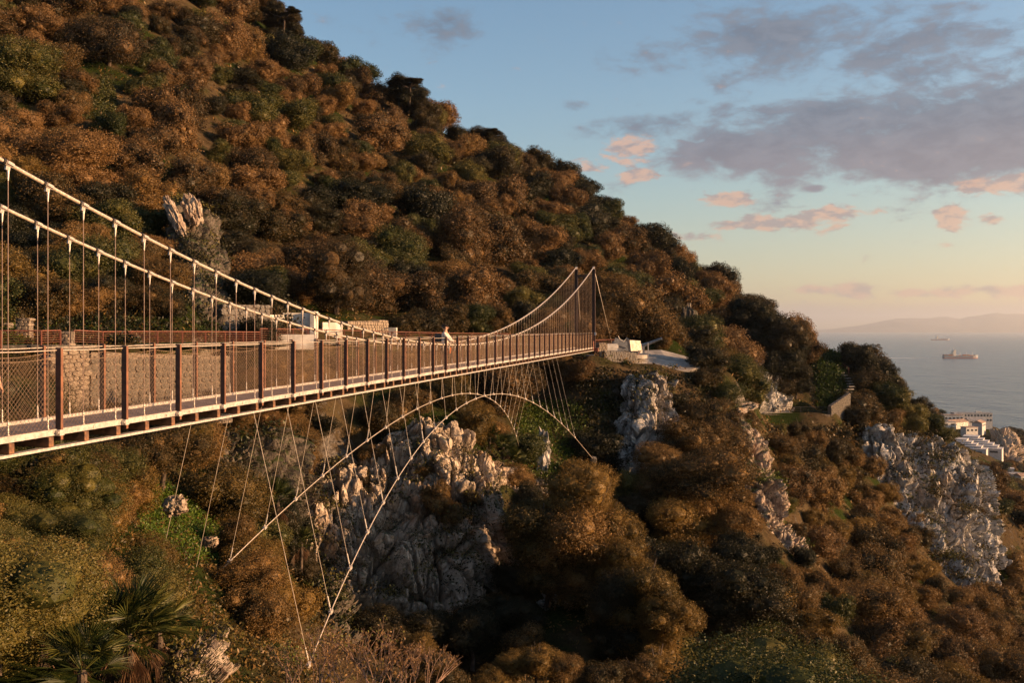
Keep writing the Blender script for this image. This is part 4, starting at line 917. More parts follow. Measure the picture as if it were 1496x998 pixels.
LANDMARKS = [(440,478,'the white hut'), (285,340,'the hillside outcrop'), (650,500,'the walker on the bridge'), (868,400,'the far bridge tower'), (935,505,'the old gun'), (990,530,'the concrete apron'),
             (600,760,'the pale gully cliff'), (255,745,'the green grass patch'), (170,930,'the foreground palm'), (795,660,'the standing rock'), (1120,700,'the sunlit spur rocks'), (1340,730,'the headland cliff'),
             (1240,560,'the stone steps'), (1150,600,'the cliff path'), (930,630,'the cliff under the gun'), (600,150,'the skyline pine'), (405,735,'the mid gully palm'), (520,475,'the rubble wall'), (1000,400,'the low skyline end'), (700,215,'the second skyline pine'), (100,120,'the upper left slope')]
KINDW = {'leaf_far': 'rust brown', 'leaf_brown': 'brown', 'leaf_olive': 'olive green', 'leaf_dark': 'dark green', 'leaf_gold': 'golden brown'}
def label_for(px, py, R, Z, mat, shrub):
    best = min(LANDMARKS, key=lambda q: (q[0] - px) ** 2 + (q[1] - py) ** 2); dx, dy = px - best[0], py - best[1]; d = math.hypot(dx, dy)
    far_ = 'right by' if d < 30 else ('close' if d < 75 else ('well' if d < 140 else 'far'))
    dirs = ['right of', 'below and right of', 'below', 'below and left of', 'left of', 'above and left of', 'above', 'above and right of']
    k = int(round(math.atan2(dy, dx) / (math.pi / 4))) % 8
    rp = R / Z * F; size = 'large' if rp > 60 else ('broad' if rp > 34 else ('mid sized' if rp > 22 else 'small'))
    rel = ('touching ' if d < 30 else far_ + ' ' + dirs[k] + ' ') + best[2]
    return '%s %s %s %s' % (size, KINDW[mat], 'shrub' if shrub else 'tree', rel)
trees = []     # (x, y, z, R, mat, level, shrub, rank size, px, py, squash)
def add_tree(px, py, Z, R, mat, level=None, shrub=False, sq=1.0, must=True):
    p = P(px, py, Z); level = level or ('near' if R / Z * F > 70 else ('mid' if R / Z * F > 33 else 'far'))
    trees.append(dict(p=p, R=R, mat=mat, level=level, shrub=shrub, px=px, py=py, Z=Z, size=R / Z * F + (1000 if must else 0), sq=sq, fit=.86))
MT = [  # bearing, height, distance, crown radius, foliage
 (925,455,106,4.3,'leaf_brown'),(895,430,108,3.6,'leaf_brown'),(955,480,105,2.6,'leaf_brown'),(880,470,104,2.6,'leaf_brown'),(845,440,112,3.2,'leaf_far'),(800,455,108,2.6,'leaf_olive'),
 (985,494,109,2.2,'leaf_brown'),(1012,500,111,2.4,'leaf_dark'),(960,500,104,1.5,'leaf_brown'),
 (1150,500,160,4.6,'leaf_dark'),(1128,480,166,4.2,'leaf_dark'),(1163,522,158,2.6,'leaf_dark'),(1095,465,172,4.5,'leaf_dark'),(1140,535,156,3.4,'leaf_dark'),(1100,505,164,3.6,'leaf_dark'),(1060,430,225,4.2,'leaf_dark'),(1025,405,228,3.8,'leaf_dark'),(1098,448,215,4.5,'leaf_dark'),
 (1072,545,98,2.9,'leaf_olive'),(1045,535,100,2.4,'leaf_brown'),(1088,572,97,2.2,'leaf_olive'),(1050,580,90,2.4,'leaf_olive'),(1085,610,92,2.0,'leaf_brown'),(1030,610,84,2.6,'leaf_brown'),(1055,650,82,2.4,'leaf_brown'),
 (1254,522,172,3.3,'leaf_dark'),(1272,538,171,3.4,'leaf_dark'),(1292,552,171,3.0,'leaf_dark'),(1262,560,168,3.6,'leaf_dark'),(1285,580,167,4.2,'leaf_olive'),(1308,590,168,3.6,'leaf_olive'),(1262,595,162,3.6,'leaf_brown'),(1330,612,168,3.2,'leaf_olive'),(1355,622,172,2.9,'leaf_olive'),(1240,612,158,2.8,'leaf_dark'),(1300,612,165,3.0,'leaf_brown'),(1380,636,174,2.4,'leaf_olive'),
 (1242,516,174,1.8,'leaf_dark'),
 (588,128,205,3.3,'leaf_dark'),(612,140,205,3.0,'leaf_dark'),(625,160,204,3.0,'leaf_dark'),(700,203,214,3.4,'leaf_dark'),(728,212,214,3.2,'leaf_dark'),(402,16,196,2.4,'leaf_dark'),(425,26,196,2.4,'leaf_dark'),(785,238,218,4.2,'leaf_dark'),(820,252,220,4.0,'leaf_dark'),(850,275,222,3.6,'leaf_dark'),
 (848,735,56,2.9,'leaf_gold'),(800,770,55,2.4,'leaf_gold'),(888,770,56,2.2,'leaf_gold'),(770,740,60,1.6,'leaf_dark'),(840,790,54,2.4,'leaf_brown'),(905,820,53,1.9,'leaf_gold'),(945,860,50,2.0,'leaf_gold'),(975,905,48,1.5,'leaf_gold'),(900,880,50,1.9,'leaf_dark'),
 (1030,700,72,3.4,'leaf_brown'),(985,710,74,2.6,'leaf_brown'),(1060,760,70,2.7,'leaf_brown'),(1000,770,70,3.0,'leaf_gold'),(960,670,77,1.9,'leaf_brown'),(1010,650,80,2.4,'leaf_brown'),(1075,810,66,2.4,'leaf_dark'),(1000,840,62,2.6,'leaf_dark'),(1090,880,60,3.0,'leaf_dark'),
 (368,825,33,1.35,'leaf_gold'),(345,790,34,1.0,'leaf_brown'),(385,880,32,1.35,'leaf_gold'),(365,930,31,1.35,'leaf_gold'),(395,975,30,1.2,'leaf_brown'),(350,990,29,1.2,'leaf_gold'),
 (610,950,37,.9,'leaf_gold'),(570,935,39,.7,'leaf_brown'),(640,990,36,1.0,'leaf_brown'),(745,975,38,.9,'leaf_gold'),(785,965,38,.8,'leaf_gold'),(825,985,38,1.0,'leaf_brown'),(720,1005,37,.9,'leaf_gold'),(935,985,40,1.1,'leaf_brown'),(965,970,41,.9,'leaf_gold'),(1065,985,42,1.1,'leaf_gold'),(880,1000,38,1.0,'leaf_brown'),
 (470,610,64,1.9,'leaf_brown'),(515,640,64,1.7,'leaf_gold'),(560,620,65,2.1,'leaf_brown'),(550,665,62,1.2,'leaf_brown'),(600,590,67,1.9,'leaf_brown'),(655,590,70,2.3,'leaf_gold'),(690,610,72,1.9,'leaf_gold'),(430,640,59,1.5,'leaf_brown'),(480,560,66,1.5,'leaf_brown'),(610,640,64,1.2,'leaf_gold'),(640,720,59.5,1.0,'leaf_brown'),(660,745,59.5,.8,'leaf_brown'),
 (200,672,33,1.5,'leaf_brown'),(235,650,36,1.4,'leaf_brown'),(100,700,24,1.2,'leaf_brown'),(150,690,27,1.2,'leaf_olive'),
 (1160,650,131,2.0,'leaf_brown'),(1165,625,134,1.6,'leaf_brown'),(1135,660,125,2.6,'leaf_brown'),(1215,665,138,3.0,'leaf_dark'),(1190,650,136,2.4,'leaf_brown'),
 (20,590,33,1.2,'leaf_olive'),(55,612,32,1.0,'leaf_brown'),(2,548,37,1.2,'leaf_brown'),(48,560,38,1.1,'leaf_brown'),(350,572,52,1.3,'leaf_brown'),(385,562,56,1.4,'leaf_far'),(420,556,60,1.5,'leaf_brown'),(458,560,63,1.5,'leaf_brown'),(500,547,67,1.5,'leaf_far'),(540,542,70,1.6,'leaf_brown'),(588,537,74,1.6,'leaf_brown'),(640,533,79,1.6,'leaf_far'),(690,532,83,1.7,'leaf_brown'),(740,528,87,1.7,'leaf_brown'),(785,532,88,1.7,'leaf_far'),(825,538,88,1.7,'leaf_brown'),
 (1243,672,139,2.3,'leaf_brown'),(1252,705,136,2.3,'leaf_brown'),(1272,738,134,2.5,'leaf_brown'),(1292,772,132,2.5,'leaf_gold'),(1225,690,138,2.4,'leaf_brown'),(1240,735,134,2.5,'leaf_brown'),(1262,770,131,2.6,'leaf_brown'),(1320,800,131,2.5,'leaf_brown'),(755,700,66,1.2,'leaf_brown'),(768,735,65,1.3,'leaf_dark'),(765,800,61,1.7,'leaf_dark'),
 (640,735,59,1.1,'leaf_brown'),(665,755,59,.8,'leaf_brown'),(690,730,60,.7,'leaf_dark'),(530,700,60.5,.7,'leaf_brown'),(430,770,54,1.0,'leaf_dark'),(620,690,61,.8,'leaf_brown'),(770,745,65,1.3,'leaf_brown'),(775,790,62,1.5,'leaf_dark'),(745,850,58,1.4,'leaf_dark'),(440,830,50,1.2,'leaf_dark'),(480,875,50,1.3,'leaf_dark'),(555,915,50,1.4,'leaf_dark'),(620,925,50,1.5,'leaf_dark'),(690,925,50,1.6,'leaf_dark'),(740,900,52,1.6,'leaf_dark'),
 (960,560,86,.8,'leaf_brown'),(950,570,85.5,.9,'leaf_gold'),(985,590,85,1.6,'leaf_dark'),(890,600,86,2.0,'leaf_dark'),(880,560,88,1.5,'leaf_dark'),(885,650,82,2.2,'leaf_dark'),(975,545,89,.9,'leaf_gold'),(930,545,88,.6,'leaf_dark'),
 (1252,650,158,1.6,'leaf_dark'),(1262,700,154,2.0,'leaf_brown'),(1290,770,148,2.4,'leaf_brown'),(1330,830,142,2.6,'leaf_brown'),(1300,655,157,1.5,'leaf_olive'),(1365,720,156,1.6,'leaf_brown'),(1400,760,154,1.8,'leaf_olive'),(1345,760,153,1.3,'leaf_dark'),(1425,745,160,2.0,'leaf_brown'),(1228,640,150,2.0,'leaf_dark'),(1245,606,156,2.2,'leaf_dark'),(1215,628,151,1.4,'leaf_brown'),(1210,650,146,1.8,'leaf_brown'),
]
for q in MT:
    if q[3] > .1: add_tree(*q, shrub=q[3] < 1.3)
for (x, y, R, mt) in [(1262,640,1.8,'leaf_brown'),(1280,665,1.8,'leaf_brown'),(1292,690,1.9,'leaf_olive'),(1305,715,1.9,'leaf_brown'),(1318,740,1.9,'leaf_dark'),(1330,765,2.0,'leaf_brown'),(1345,790,2.0,'leaf_brown'),(1275,692,2.0,'leaf_brown'),(1290,730,2.2,'leaf_gold'),(1305,762,2.1,'leaf_brown'),(1322,795,2.2,'leaf_brown'),(1250,660,1.9,'leaf_dark'),
  (1190,668,1.9,'leaf_brown'),(1215,672,2.0,'leaf_dark'),(1238,672,2.0,'leaf_brown'),(1168,675,1.9,'leaf_brown'),(590,486,1.6,'leaf_brown'),(622,482,1.9,'leaf_dark'),(655,484,1.9,'leaf_brown'),(690,480,2.2,'leaf_olive'),(725,483,2.0,'leaf_brown'),(760,480,2.1,'leaf_dark'),(795,482,2.0,'leaf_brown'),(828,482,1.8,'leaf_olive'),(1125,700,1.2,'leaf_brown'),(1142,742,1.2,'leaf_olive'),(1158,785,1.3,'leaf_brown'),(1172,825,1.3,'leaf_dark'),(1188,855,1.4,'leaf_brown'),(1203,880,1.5,'leaf_brown'),(1115,830,1.6,'leaf_dark'),(1140,865,1.7,'leaf_brown'),(1160,890,1.7,'leaf_brown'),(1225,640,1.5,'leaf_dark'),(1195,635,1.3,'leaf_brown'),(440,600,1.5,'leaf_brown'),(460,632,1.3,'leaf_dark'),(425,625,1.4,'leaf_brown'),(1035,560,1.4,'leaf_brown'),(1010,925,1.6,'leaf_dark'),(1045,930,1.7,'leaf_brown'),(1030,960,1.5,'leaf_brown'),(995,950,1.5,'leaf_dark'),(1205,662,2.2,'leaf_brown'),(1140,640,1.6,'leaf_olive'),(1150,690,1.8,'leaf_gold'),(1165,730,1.7,'leaf_brown'),(1185,770,1.7,'leaf_gold'),(1205,810,1.7,'leaf_brown'),(1080,740,1.3,'leaf_brown'),(1092,800,1.4,'leaf_dark'),
  (375,440,2.4,'leaf_dark'),(365,400,2.6,'leaf_dark'),(345,370,2.0,'leaf_dark'),(235,420,1.7,'leaf_brown'),(215,450,1.6,'leaf_brown'),(245,460,1.3,'leaf_dark'),(225,380,1.8,'leaf_far'),(200,410,1.9,'leaf_brown'),(160,450,1.6,'leaf_dark'),(120,455,1.6,'leaf_brown'),(1480,870,3.0,'leaf_brown'),(1465,900,2.6,'leaf_dark'),(1490,840,3,'leaf_brown')]:  # leaf_dark trees right of the outcrop stand in for the recess's deep shade
    Zh = hit(x, y + 6)
    if Zh: add_tree(x, y - R / Zh * F * .35, Zh, R, mt, shrub=False)
def inside(x, y, poly):
    c = False; n = len(poly)
    for i in range(n):
        x1, y1 = poly[i]; x2, y2 = poly[i - 1]
        if (y1 > y) != (y2 > y) and x < (x2 - x1) * (y - y1) / (y2 - y1) + x1: c = not c
    return c
NOTREE = [([(440,690),(600,625),(745,680),(775,740),(750,880),(560,905),(450,830)],48,72),([(290,625),(440,625),(440,760),(320,760)],42,60),([(895,545),(975,545),(968,700),(925,722)],74,92),
 ([(1060,585),(1100,600),(1120,660),(1150,750),(1195,810),(1130,850),(1100,760),(1080,700)],74,95),([(1238,618),(1330,640),(1410,655),(1445,700),(1466,862),(1370,862),(1300,760),(1260,690)],152,185),
 ([(232,275),(320,295),(350,480),(260,480)],60,92),([(185,715),(245,710),(340,790),(310,815),(215,795)],23,40),([(-80,470),(300,470),(500,470),(580,494),(860,494),(860,512),(500,512),(300,512),(-80,515)],38,93),
 ([(-80,500),(130,500),(130,600),(-80,600)],36,46),([(125,500),(345,500),(345,590),(125,600)],38,56),([(305,440),(505,440),(505,510),(305,510)],50,76),([(864,480),(1030,505),(1030,550),(864,540)],80,106),([(1088,592),(1250,592),(1250,645),(1088,645)],145,160),
 ([(1190,515),(1250,525),(1252,605),(1200,600)],155,182),([(755,590),(835,590),(860,700),(800,730),(770,700)],62,90),([(120,110),(165,110),(185,190),(110,180)],85,125),([(60,40),(0,0),(0,0)],0,0),
 ([(1370,600),(1475,600),(1475,672),(1385,672)],600,1000),([(1440,690),(1510,690),(1510,715),(1440,715)],500,650),([(1438,735),(1470,735),(1470,755),(1438,755)],380,450),([(215,915),(345,905),(345,1010),(215,1010)],9,16)]
NOCOVER = [([(445,700),(600,640),(740,700),(765,760),(700,880),(570,890),(460,830)],62),([(905,555),(960,555),(955,690),(925,700)],80),
 ([(1065,590),(1090,600),(1112,660),(1140,750),(1180,805),(1130,830),(1105,760),(1085,700)],84),([(1245,630),(1330,650),(1405,665),(1435,700),(1458,850),(1385,850),(1310,750),(1265,690)],152),
 ([(235,282),(320,298),(348,480),(262,480)],78),([(0,870),(300,870),(340,950),(340,1000),(0,1000)],12.5),([(192,722),(245,718),(338,792),(310,812),(225,790)],40),([(775,600),(830,600),(840,700),(800,720)],70),
 ([(380,700),(430,700),(435,770),(385,770)],46),([(0,470),(860,470),(860,505),(0,505)],42),([(866,485),(1022,500),(1024,541),(870,530)],94),([(1095,590),(1240,530),(1245,610),(1095,635)],150),([(425,790),(760,790),(1010,860),(1010,1060),(425,1060)],49),([(1198,430),(1228,430),(1226,524),(1200,524)],450),([(1232,400),(1600,400),(1600,492),(1232,492)],900),([(385,900),(660,900),(660,1400),(385,1400)],24),([(240,640),(430,600),(430,700),(300,860)],22),([(270,770),(430,700),(430,1010),(330,1010)],23),
 ([(1370,600),(1470,600),(1470,672),(1385,672)],700),([(60,510),(330,510),(330,585),(60,590)],43)]
rngp = np.random.default_rng(7); gridh = {}
def clear(x, y, r):
    c = 4.0; i, j = int(x // c), int(y // c); m = int(r * 2 // c) + 2
    for a_ in range(i - m, i + m + 1):
        for b_ in range(j - m, j + m + 1):
            for (u, v, s_) in gridh.get((a_, b_), ()):
                if (u - x) ** 2 + (v - y) ** 2 < (SP * (r + s_)) ** 2: return False
    gridh.setdefault((i, j), []).append((x, y, r)); return True
SP = .90
for t in trees: gridh.setdefault((int(t['p'].x // 4), int(t['p'].y // 4)), []).append((t['p'].x, t['p'].y, t['R'] * .8))
NC = 52000
ca = rngp.uniform(-850, 1020, NC) / F; ca = np.where(rngp.random(NC) < .12, rngp.uniform(.53, .85, NC), ca); cl_ = np.log(8.5) + rngp.random(NC) ** .85 * (np.log(950) - np.log(8.5)); cyy = np.exp(cl_); cxx = ca * cyy
cgz = ground_z(cxx, cyy); ordr = np.argsort(-rngp.random(NC)); cand = []
for i in ordr:
    x, y, z = cxx[i], cyy[i], cgz[i]; px = CX + F * x / y; py = HY - F * z / y
    if z < SEA + 6 or py > 1400 or (y < 35 and px < -60): continue
    u = rngp.random()
    R = (.55 + .75 * u) if y < 22 else (.8 + .9 * u) if y < 40 else (1.2 + 1.1 * u) if y < 75 else (1.8 + 2.5 * u * u) if y < 160 else (2.0 + 2.2 * u) if y < 280 else (2.6 + 3.0 * u)
    if y < 40 and px > 430: R *= 1.3
    if any(z0 <= y <= z1 and inside(px, py, pl) for pl, z0, z1 in NOTREE): continue
    # keep clear of the bridge itself
    q = BM.inverted() @ Vector((x, y, z))
    if abs(q.x) < R + 1.3 and -2 < q.y < 92 and z + 1.7 * R > -2.4: 
        if z + .8 > -2.4: continue
        R = min(R, (-2.5 - z) / 1.75)
        if R < .4: continue
    rp_ = R / y * F; pt_ = py - 1.55 * rp_; pm_ = py - .75 * rp_
    if any(y < zc and any(inside(px + ox_ * rp_, py - oy_ * rp_, pl) for ox_, oy_ in ((0, 1.7), (0, 1.35), (0, 1.0), (0, .7), (0, .35), (-1, .75), (1, .75), (-.7, 1.3), (.7, 1.3))) for pl, zc in NOCOVER): continue
    if y < 9.5 and abs(px - 180) < 160: continue
    if not clear(x, y, R): continue
    cand.append((x, y, z, R, px, py))
# keep only what can be seen (or could shade what is seen)
cand = np.array(cand); vis = np.zeros(len(cand), bool); hm = np.full(len(cand), -9.0); st = 46
for k in range(st):
    f_ = (k + .5) / st; lz = math.log(6) + (np.log(cand[:, 1] - cand[:, 3]) - math.log(6)) * f_ ; yy = np.exp(lz); hm = np.maximum(hm, ground_z(cand[:, 0] / cand[:, 1] * yy, yy, False) / yy)
topc = (cand[:, 2] + 1.65 * cand[:, 3]) / cand[:, 1]; vis = topc > hm - .004
vis &= (HY - F * topc < 1010)
extra = []
for (x, y, z, R, px, py), v in zip(cand, vis):
    if not v: continue
    out_ = px < -40 or px > 1535
    cyc = z + R * .72; r_ = rngp.random()
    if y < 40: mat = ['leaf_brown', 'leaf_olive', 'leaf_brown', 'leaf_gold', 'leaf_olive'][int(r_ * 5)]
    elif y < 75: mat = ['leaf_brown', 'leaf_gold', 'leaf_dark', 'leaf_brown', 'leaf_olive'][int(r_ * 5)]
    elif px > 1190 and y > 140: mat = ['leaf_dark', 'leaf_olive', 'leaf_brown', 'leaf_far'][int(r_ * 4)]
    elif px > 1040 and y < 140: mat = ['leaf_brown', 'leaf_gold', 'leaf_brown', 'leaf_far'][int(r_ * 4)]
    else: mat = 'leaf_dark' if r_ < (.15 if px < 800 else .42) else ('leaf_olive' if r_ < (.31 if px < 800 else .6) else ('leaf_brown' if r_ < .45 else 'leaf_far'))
    pyc = HY - F * cyc / y; big = R / y * F
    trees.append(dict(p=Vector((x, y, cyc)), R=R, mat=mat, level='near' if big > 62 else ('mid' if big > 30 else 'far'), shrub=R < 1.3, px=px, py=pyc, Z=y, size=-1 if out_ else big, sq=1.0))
trees.sort(key=lambda t: -t['size'])
solo = [t for t in trees[:300] if t['size'] > 0]; rest = trees[len(solo):]

labs = {}
for t in solo: t['lab'] = label_for(t['px'], t['py'], t['R'], t['Z'], t['mat'], t['shrub']); labs.setdefault(t['lab'], []).append(t)
ORD = ['', 'first', 'second', 'third', 'fourth', 'fifth', 'sixth', 'seventh', 'eighth', 'ninth', 'tenth', 'eleventh', 'twelfth']
for lb, ts in labs.items():
    if len(ts) > 1:
        ts.sort(key=lambda t: t['px'])
        for i, t in enumerate(ts):
            w_ = ('left one' if i == 0 else 'right one') if len(ts) == 2 else ORD[min(i + 1, 12)] + ' from left'
            t['lab'] = t['lab'] + ', ' + w_
rt = random.Random(3); TPL = {'far': FAR, 'mid': MID, 'near': NEAR}
for t in solo:
    p, R = t['p'], t['R']; gzv = min(gz(p.x, p.y), p.z - R * .5) ; hgt = p.z - gzv
    nm2 = 'bushy_shrub' if t['shrub'] else 'broadleaf_tree'
    root = empty(nm2, (p.x, p.y, gzv), 0, t['lab'], 'shrub' if t['shrub'] else 'tree', 'shrubs covering the slopes' if t['shrub'] else 'trees covering the slopes')
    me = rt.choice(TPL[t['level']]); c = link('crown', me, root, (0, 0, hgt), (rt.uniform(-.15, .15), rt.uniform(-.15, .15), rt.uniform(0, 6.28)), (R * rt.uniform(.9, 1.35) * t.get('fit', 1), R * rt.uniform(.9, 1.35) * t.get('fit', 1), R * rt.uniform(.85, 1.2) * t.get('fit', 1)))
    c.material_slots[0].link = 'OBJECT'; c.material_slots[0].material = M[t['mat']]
    if hgt > 1.35 * R and not t['shrub']:      # foliage reaching down the trunk
        for kk in range(1 if hgt < 2.2 * R else 2):
            c = link('crown', rt.choice(TPL[t['level']]), root, (rt.uniform(-.35, .35) * R, rt.uniform(-.2, .4) * R, hgt - R * (.95 + .9 * kk)), (0, 0, rt.uniform(0, 6.28)), (R * .85, R * .85, R * .75)); c.material_slots[0].link = 'OBJECT'; c.material_slots[0].material = M[t['mat']]
    link('trunk', rt.choice(TR), root, (0, 0, hgt), (0, 0, rt.uniform(0, 6.28)), (R, R, max(R, hgt * 1.05) ))
# everything smaller than those reads as one mass
def mass(name, mt, lst, protos):
    V = np.array([t['p'][:] for t in lst]); me = bpy.data.meshes.new(name); me.vertices.add(len(V)); me.vertices.foreach_set('co', V.astype(np.float32).ravel()); me.update()
    at = me.attributes.new('turn', 'FLOAT_VECTOR', 'POINT'); at.data.foreach_set('vector', np.array([(rt.uniform(-.15, .15), rt.uniform(-.15, .15), rt.uniform(0, 6.28)) for _ in lst], dtype=np.float32).ravel())
    at = me.attributes.new('girth', 'FLOAT_VECTOR', 'POINT'); at.data.foreach_set('vector', np.array([(t['R'] * rt.uniform(.85, 1.4), t['R'] * rt.uniform(.85, 1.4), t['R'] * rt.uniform(.8, 1.25)) for t in lst], dtype=np.float32).ravel())
    at = me.attributes.new('pick', 'INT', 'POINT'); at.data.foreach_set('value', np.array([rt.randrange(len(protos)) for _ in lst], dtype=np.int32))
    o = tag(link(name, me), kind='stuff'); ng = bpy.data.node_groups.new(name, 'GeometryNodeTree')
    ng.interface.new_socket('Geometry', in_out='INPUT', socket_type='NodeSocketGeometry'); ng.interface.new_socket('Geometry', in_out='OUTPUT', socket_type='NodeSocketGeometry')
    N, L_ = ng.nodes, ng.links; gi = N.new('NodeGroupInput'); go = N.new('NodeGroupOutput'); ip = N.new('GeometryNodeInstanceOnPoints'); jn = N.new('GeometryNodeJoinGeometry')
    for pr in reversed(protos):
        oi = N.new('GeometryNodeObjectInfo'); oi.inputs['Object'].default_value = pr; oi.inputs['As Instance'].default_value = False
        g2 = N.new('GeometryNodeGeometryToInstance'); sm = N.new('GeometryNodeSetMaterial'); sm.inputs['Material'].default_value = M[mt]
        L_.new(oi.outputs['Geometry'], sm.inputs['Geometry']); L_.new(sm.outputs[0], g2.inputs[0]); L_.new(g2.outputs[0], jn.inputs[0])
    def attr(nm, ty):
        n = N.new('GeometryNodeInputNamedAttribute'); n.data_type = ty; n.inputs['Name'].default_value = nm; return n.outputs['Attribute']
    L_.new(gi.outputs[0], ip.inputs['Points']); L_.new(jn.outputs[0], ip.inputs['Instance']); ip.inputs['Pick Instance'].default_value = True
    L_.new(attr('pick', 'INT'), ip.inputs['Instance Index']); L_.new(attr('girth', 'FLOAT_VECTOR'), ip.inputs['Scale'])
    er_ = N.new('FunctionNodeEulerToRotation'); L_.new(attr('turn', 'FLOAT_VECTOR'), er_.inputs[0]); L_.new(er_.outputs[0], ip.inputs['Rotation'])
    L_.new(ip.outputs[0], go.inputs[0]); md = o.modifiers.new('growth', 'NODES'); md.node_group = ng
crowns = {}
for o in COL.objects:
    if o.name.startswith('crown') and o.data in FAR: crowns.setdefault(o.data.name, o)
crowns = list(crowns.values())
bym = {}
for t in rest: bym.setdefault(t['mat'], []).append(t)
for mt, lst in bym.items(): mass('scrub_mass', mt, lst, crowns)
open('/tmp/trees.txt', 'w').write('%d %d %d' % (len(trees), len(solo), len(crowns))) if DEBUG else None
# skyline pine limbs
for (x, y, z, lb) in ((598,122,203,'flat topped dark pine standing out on the skyline above the hill'),(712,194,212,'dark spreading pine on the skyline right of the taller one'),(414,20,195,'small wind bent pine highest on the skyline')):
    p = P(x, y + 12, z); root = empty('skyline_pine', p, 0, lb, 'tree'); mb = MB(); rr = random.Random(x)
    mb.tube([(0, 0, -3), (.2, 0, 0), (.1, 0, 1.4)], [.3, .22, .16], 6)
    tips = []
    for k in range(7):
        a_ = rr.uniform(0, 6.28); e = Vector((math.cos(a_) * rr.uniform(1.5, 3.6), math.sin(a_) * 2, rr.uniform(.9, 2.4))); mb.tube([(.1, 0, rr.uniform(.3, 1.2)), e * .55 + Vector((0, 0, .1)), e], [.12, .08, .04], 5); tips.append(e)
    mb.obj('trunk', M['bark'], root)
    for e in tips:
        c = link('crown', rt.choice(FAR), root, e, (0, 0, rr.uniform(0, 6)), (1.5, 1.5, .55)); c.material_slots[0].link = 'OBJECT'; c.material_slots[0].material = M['leaf_dark']
# ------------------------------------------------------------------ low growth on the ground and on ledges
def tufts(name, pos, nrm, size, mat, per=9, seed=0, asp=.45, lift=.5):
    rng = np.random.default_rng(seed); k = len(pos); q = np.repeat(pos, per, 0); s = np.repeat(size, per)[:, None]; n = np.repeat(nrm, per, 0)
    off = rng.normal(size=q.shape) * s * .55; off[:, 2] = np.abs(off[:, 2]) * .8; q = q + off + n * s * lift * .3
    nn = unit(rng.normal(size=q.shape) + n * .5); t = unit(np.cross(nn, rng.normal(size=q.shape))); b = np.cross(nn, t); L = s * rng.uniform(.3, .7, (len(q), 1)) * (.52 if per > 30 else 1); W = L * asp
    V = np.stack([q - t * L * .5, q + b * W * .5, q + t * L * .5, q - b * W * .5], 1).reshape(-1, 3)
    return tag(link(name, mesh_np(name, V, np.arange(len(V)).reshape(-1, 4), M[mat])), kind='stuff')
def ground_pts(n, seed, z0=8, z1=300, a0=-40, a1=1540, poly=None):
    rng = np.random.default_rng(seed)
    if poly:
        xs = [p[0] for p in poly[0]]; a0, a1 = min(xs), max(xs); z0, z1 = poly[1], poly[2]
    px = rng.uniform(a0, a1, n); y = np.exp(rng.uniform(math.log(z0), math.log(z1), n)); x = (px - CX) / F * y; z = ground_z(x, y)
    if poly:
        k = np.array([inside(a_, b_, poly[0]) for a_, b_ in zip(px, HY - F * z / y)]); x, y, z = x[k], y[k], z[k]
    return np.stack([x, y, z], 1), y
p, y = ground_pts(9000, 1, 14, 260); tufts('undergrowth', p, np.tile([0, 0, 1.], (len(p), 1)), .009 * y ** .9 + .06, 'leaf_brown', 8, 1)
p, y = ground_pts(6000, 2, 14, 200); tufts('low_herbs', p, np.tile([0, 0, 1.], (len(p), 1)), .007 * y ** .9 + .05, 'leaf_olive', 8, 2)
p, y = ground_pts(7000, 12, 12, 60, -40, 500); tufts('low_scrub', p, np.tile([0, 0, 1.], (len(p), 1)), .008 * y ** .9 + .04, 'leaf_gold', 9, 12)
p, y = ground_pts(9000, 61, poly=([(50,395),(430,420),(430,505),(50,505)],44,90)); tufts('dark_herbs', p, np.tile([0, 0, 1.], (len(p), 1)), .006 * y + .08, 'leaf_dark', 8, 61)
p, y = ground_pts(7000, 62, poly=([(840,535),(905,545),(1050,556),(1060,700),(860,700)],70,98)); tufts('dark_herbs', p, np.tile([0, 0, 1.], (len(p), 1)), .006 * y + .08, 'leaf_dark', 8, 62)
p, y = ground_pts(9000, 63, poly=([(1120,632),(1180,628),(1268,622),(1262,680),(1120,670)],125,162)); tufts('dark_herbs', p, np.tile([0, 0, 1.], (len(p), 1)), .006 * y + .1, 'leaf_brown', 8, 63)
for k, pl in enumerate([([(185,715),(245,710),(345,800),(310,830),(215,800)],22,42),([(755,590),(850,590),(880,720),(800,740),(765,700)],60,92),([(120,120),(160,120),(170,180),(120,175)],82,130),([(1190,515),(1250,525),(1252,605),(1195,600)],150,184),
                       ([(-60,485),(30,480),(40,505),(-60,512)],40,48),([(60,500),(330,500),(330,470),(60,470)],46,80)]):
    p, y = ground_pts(7000, 20 + k, poly=pl)
    if len(p): tufts('grass_patch', p, np.tile([0, 0, 1.], (len(p), 1)), .005 * y + .06, 'grass_lit' if k == 0 else ('leaf_olive' if k == 2 else 'grass'), 9, 30 + k, .3)
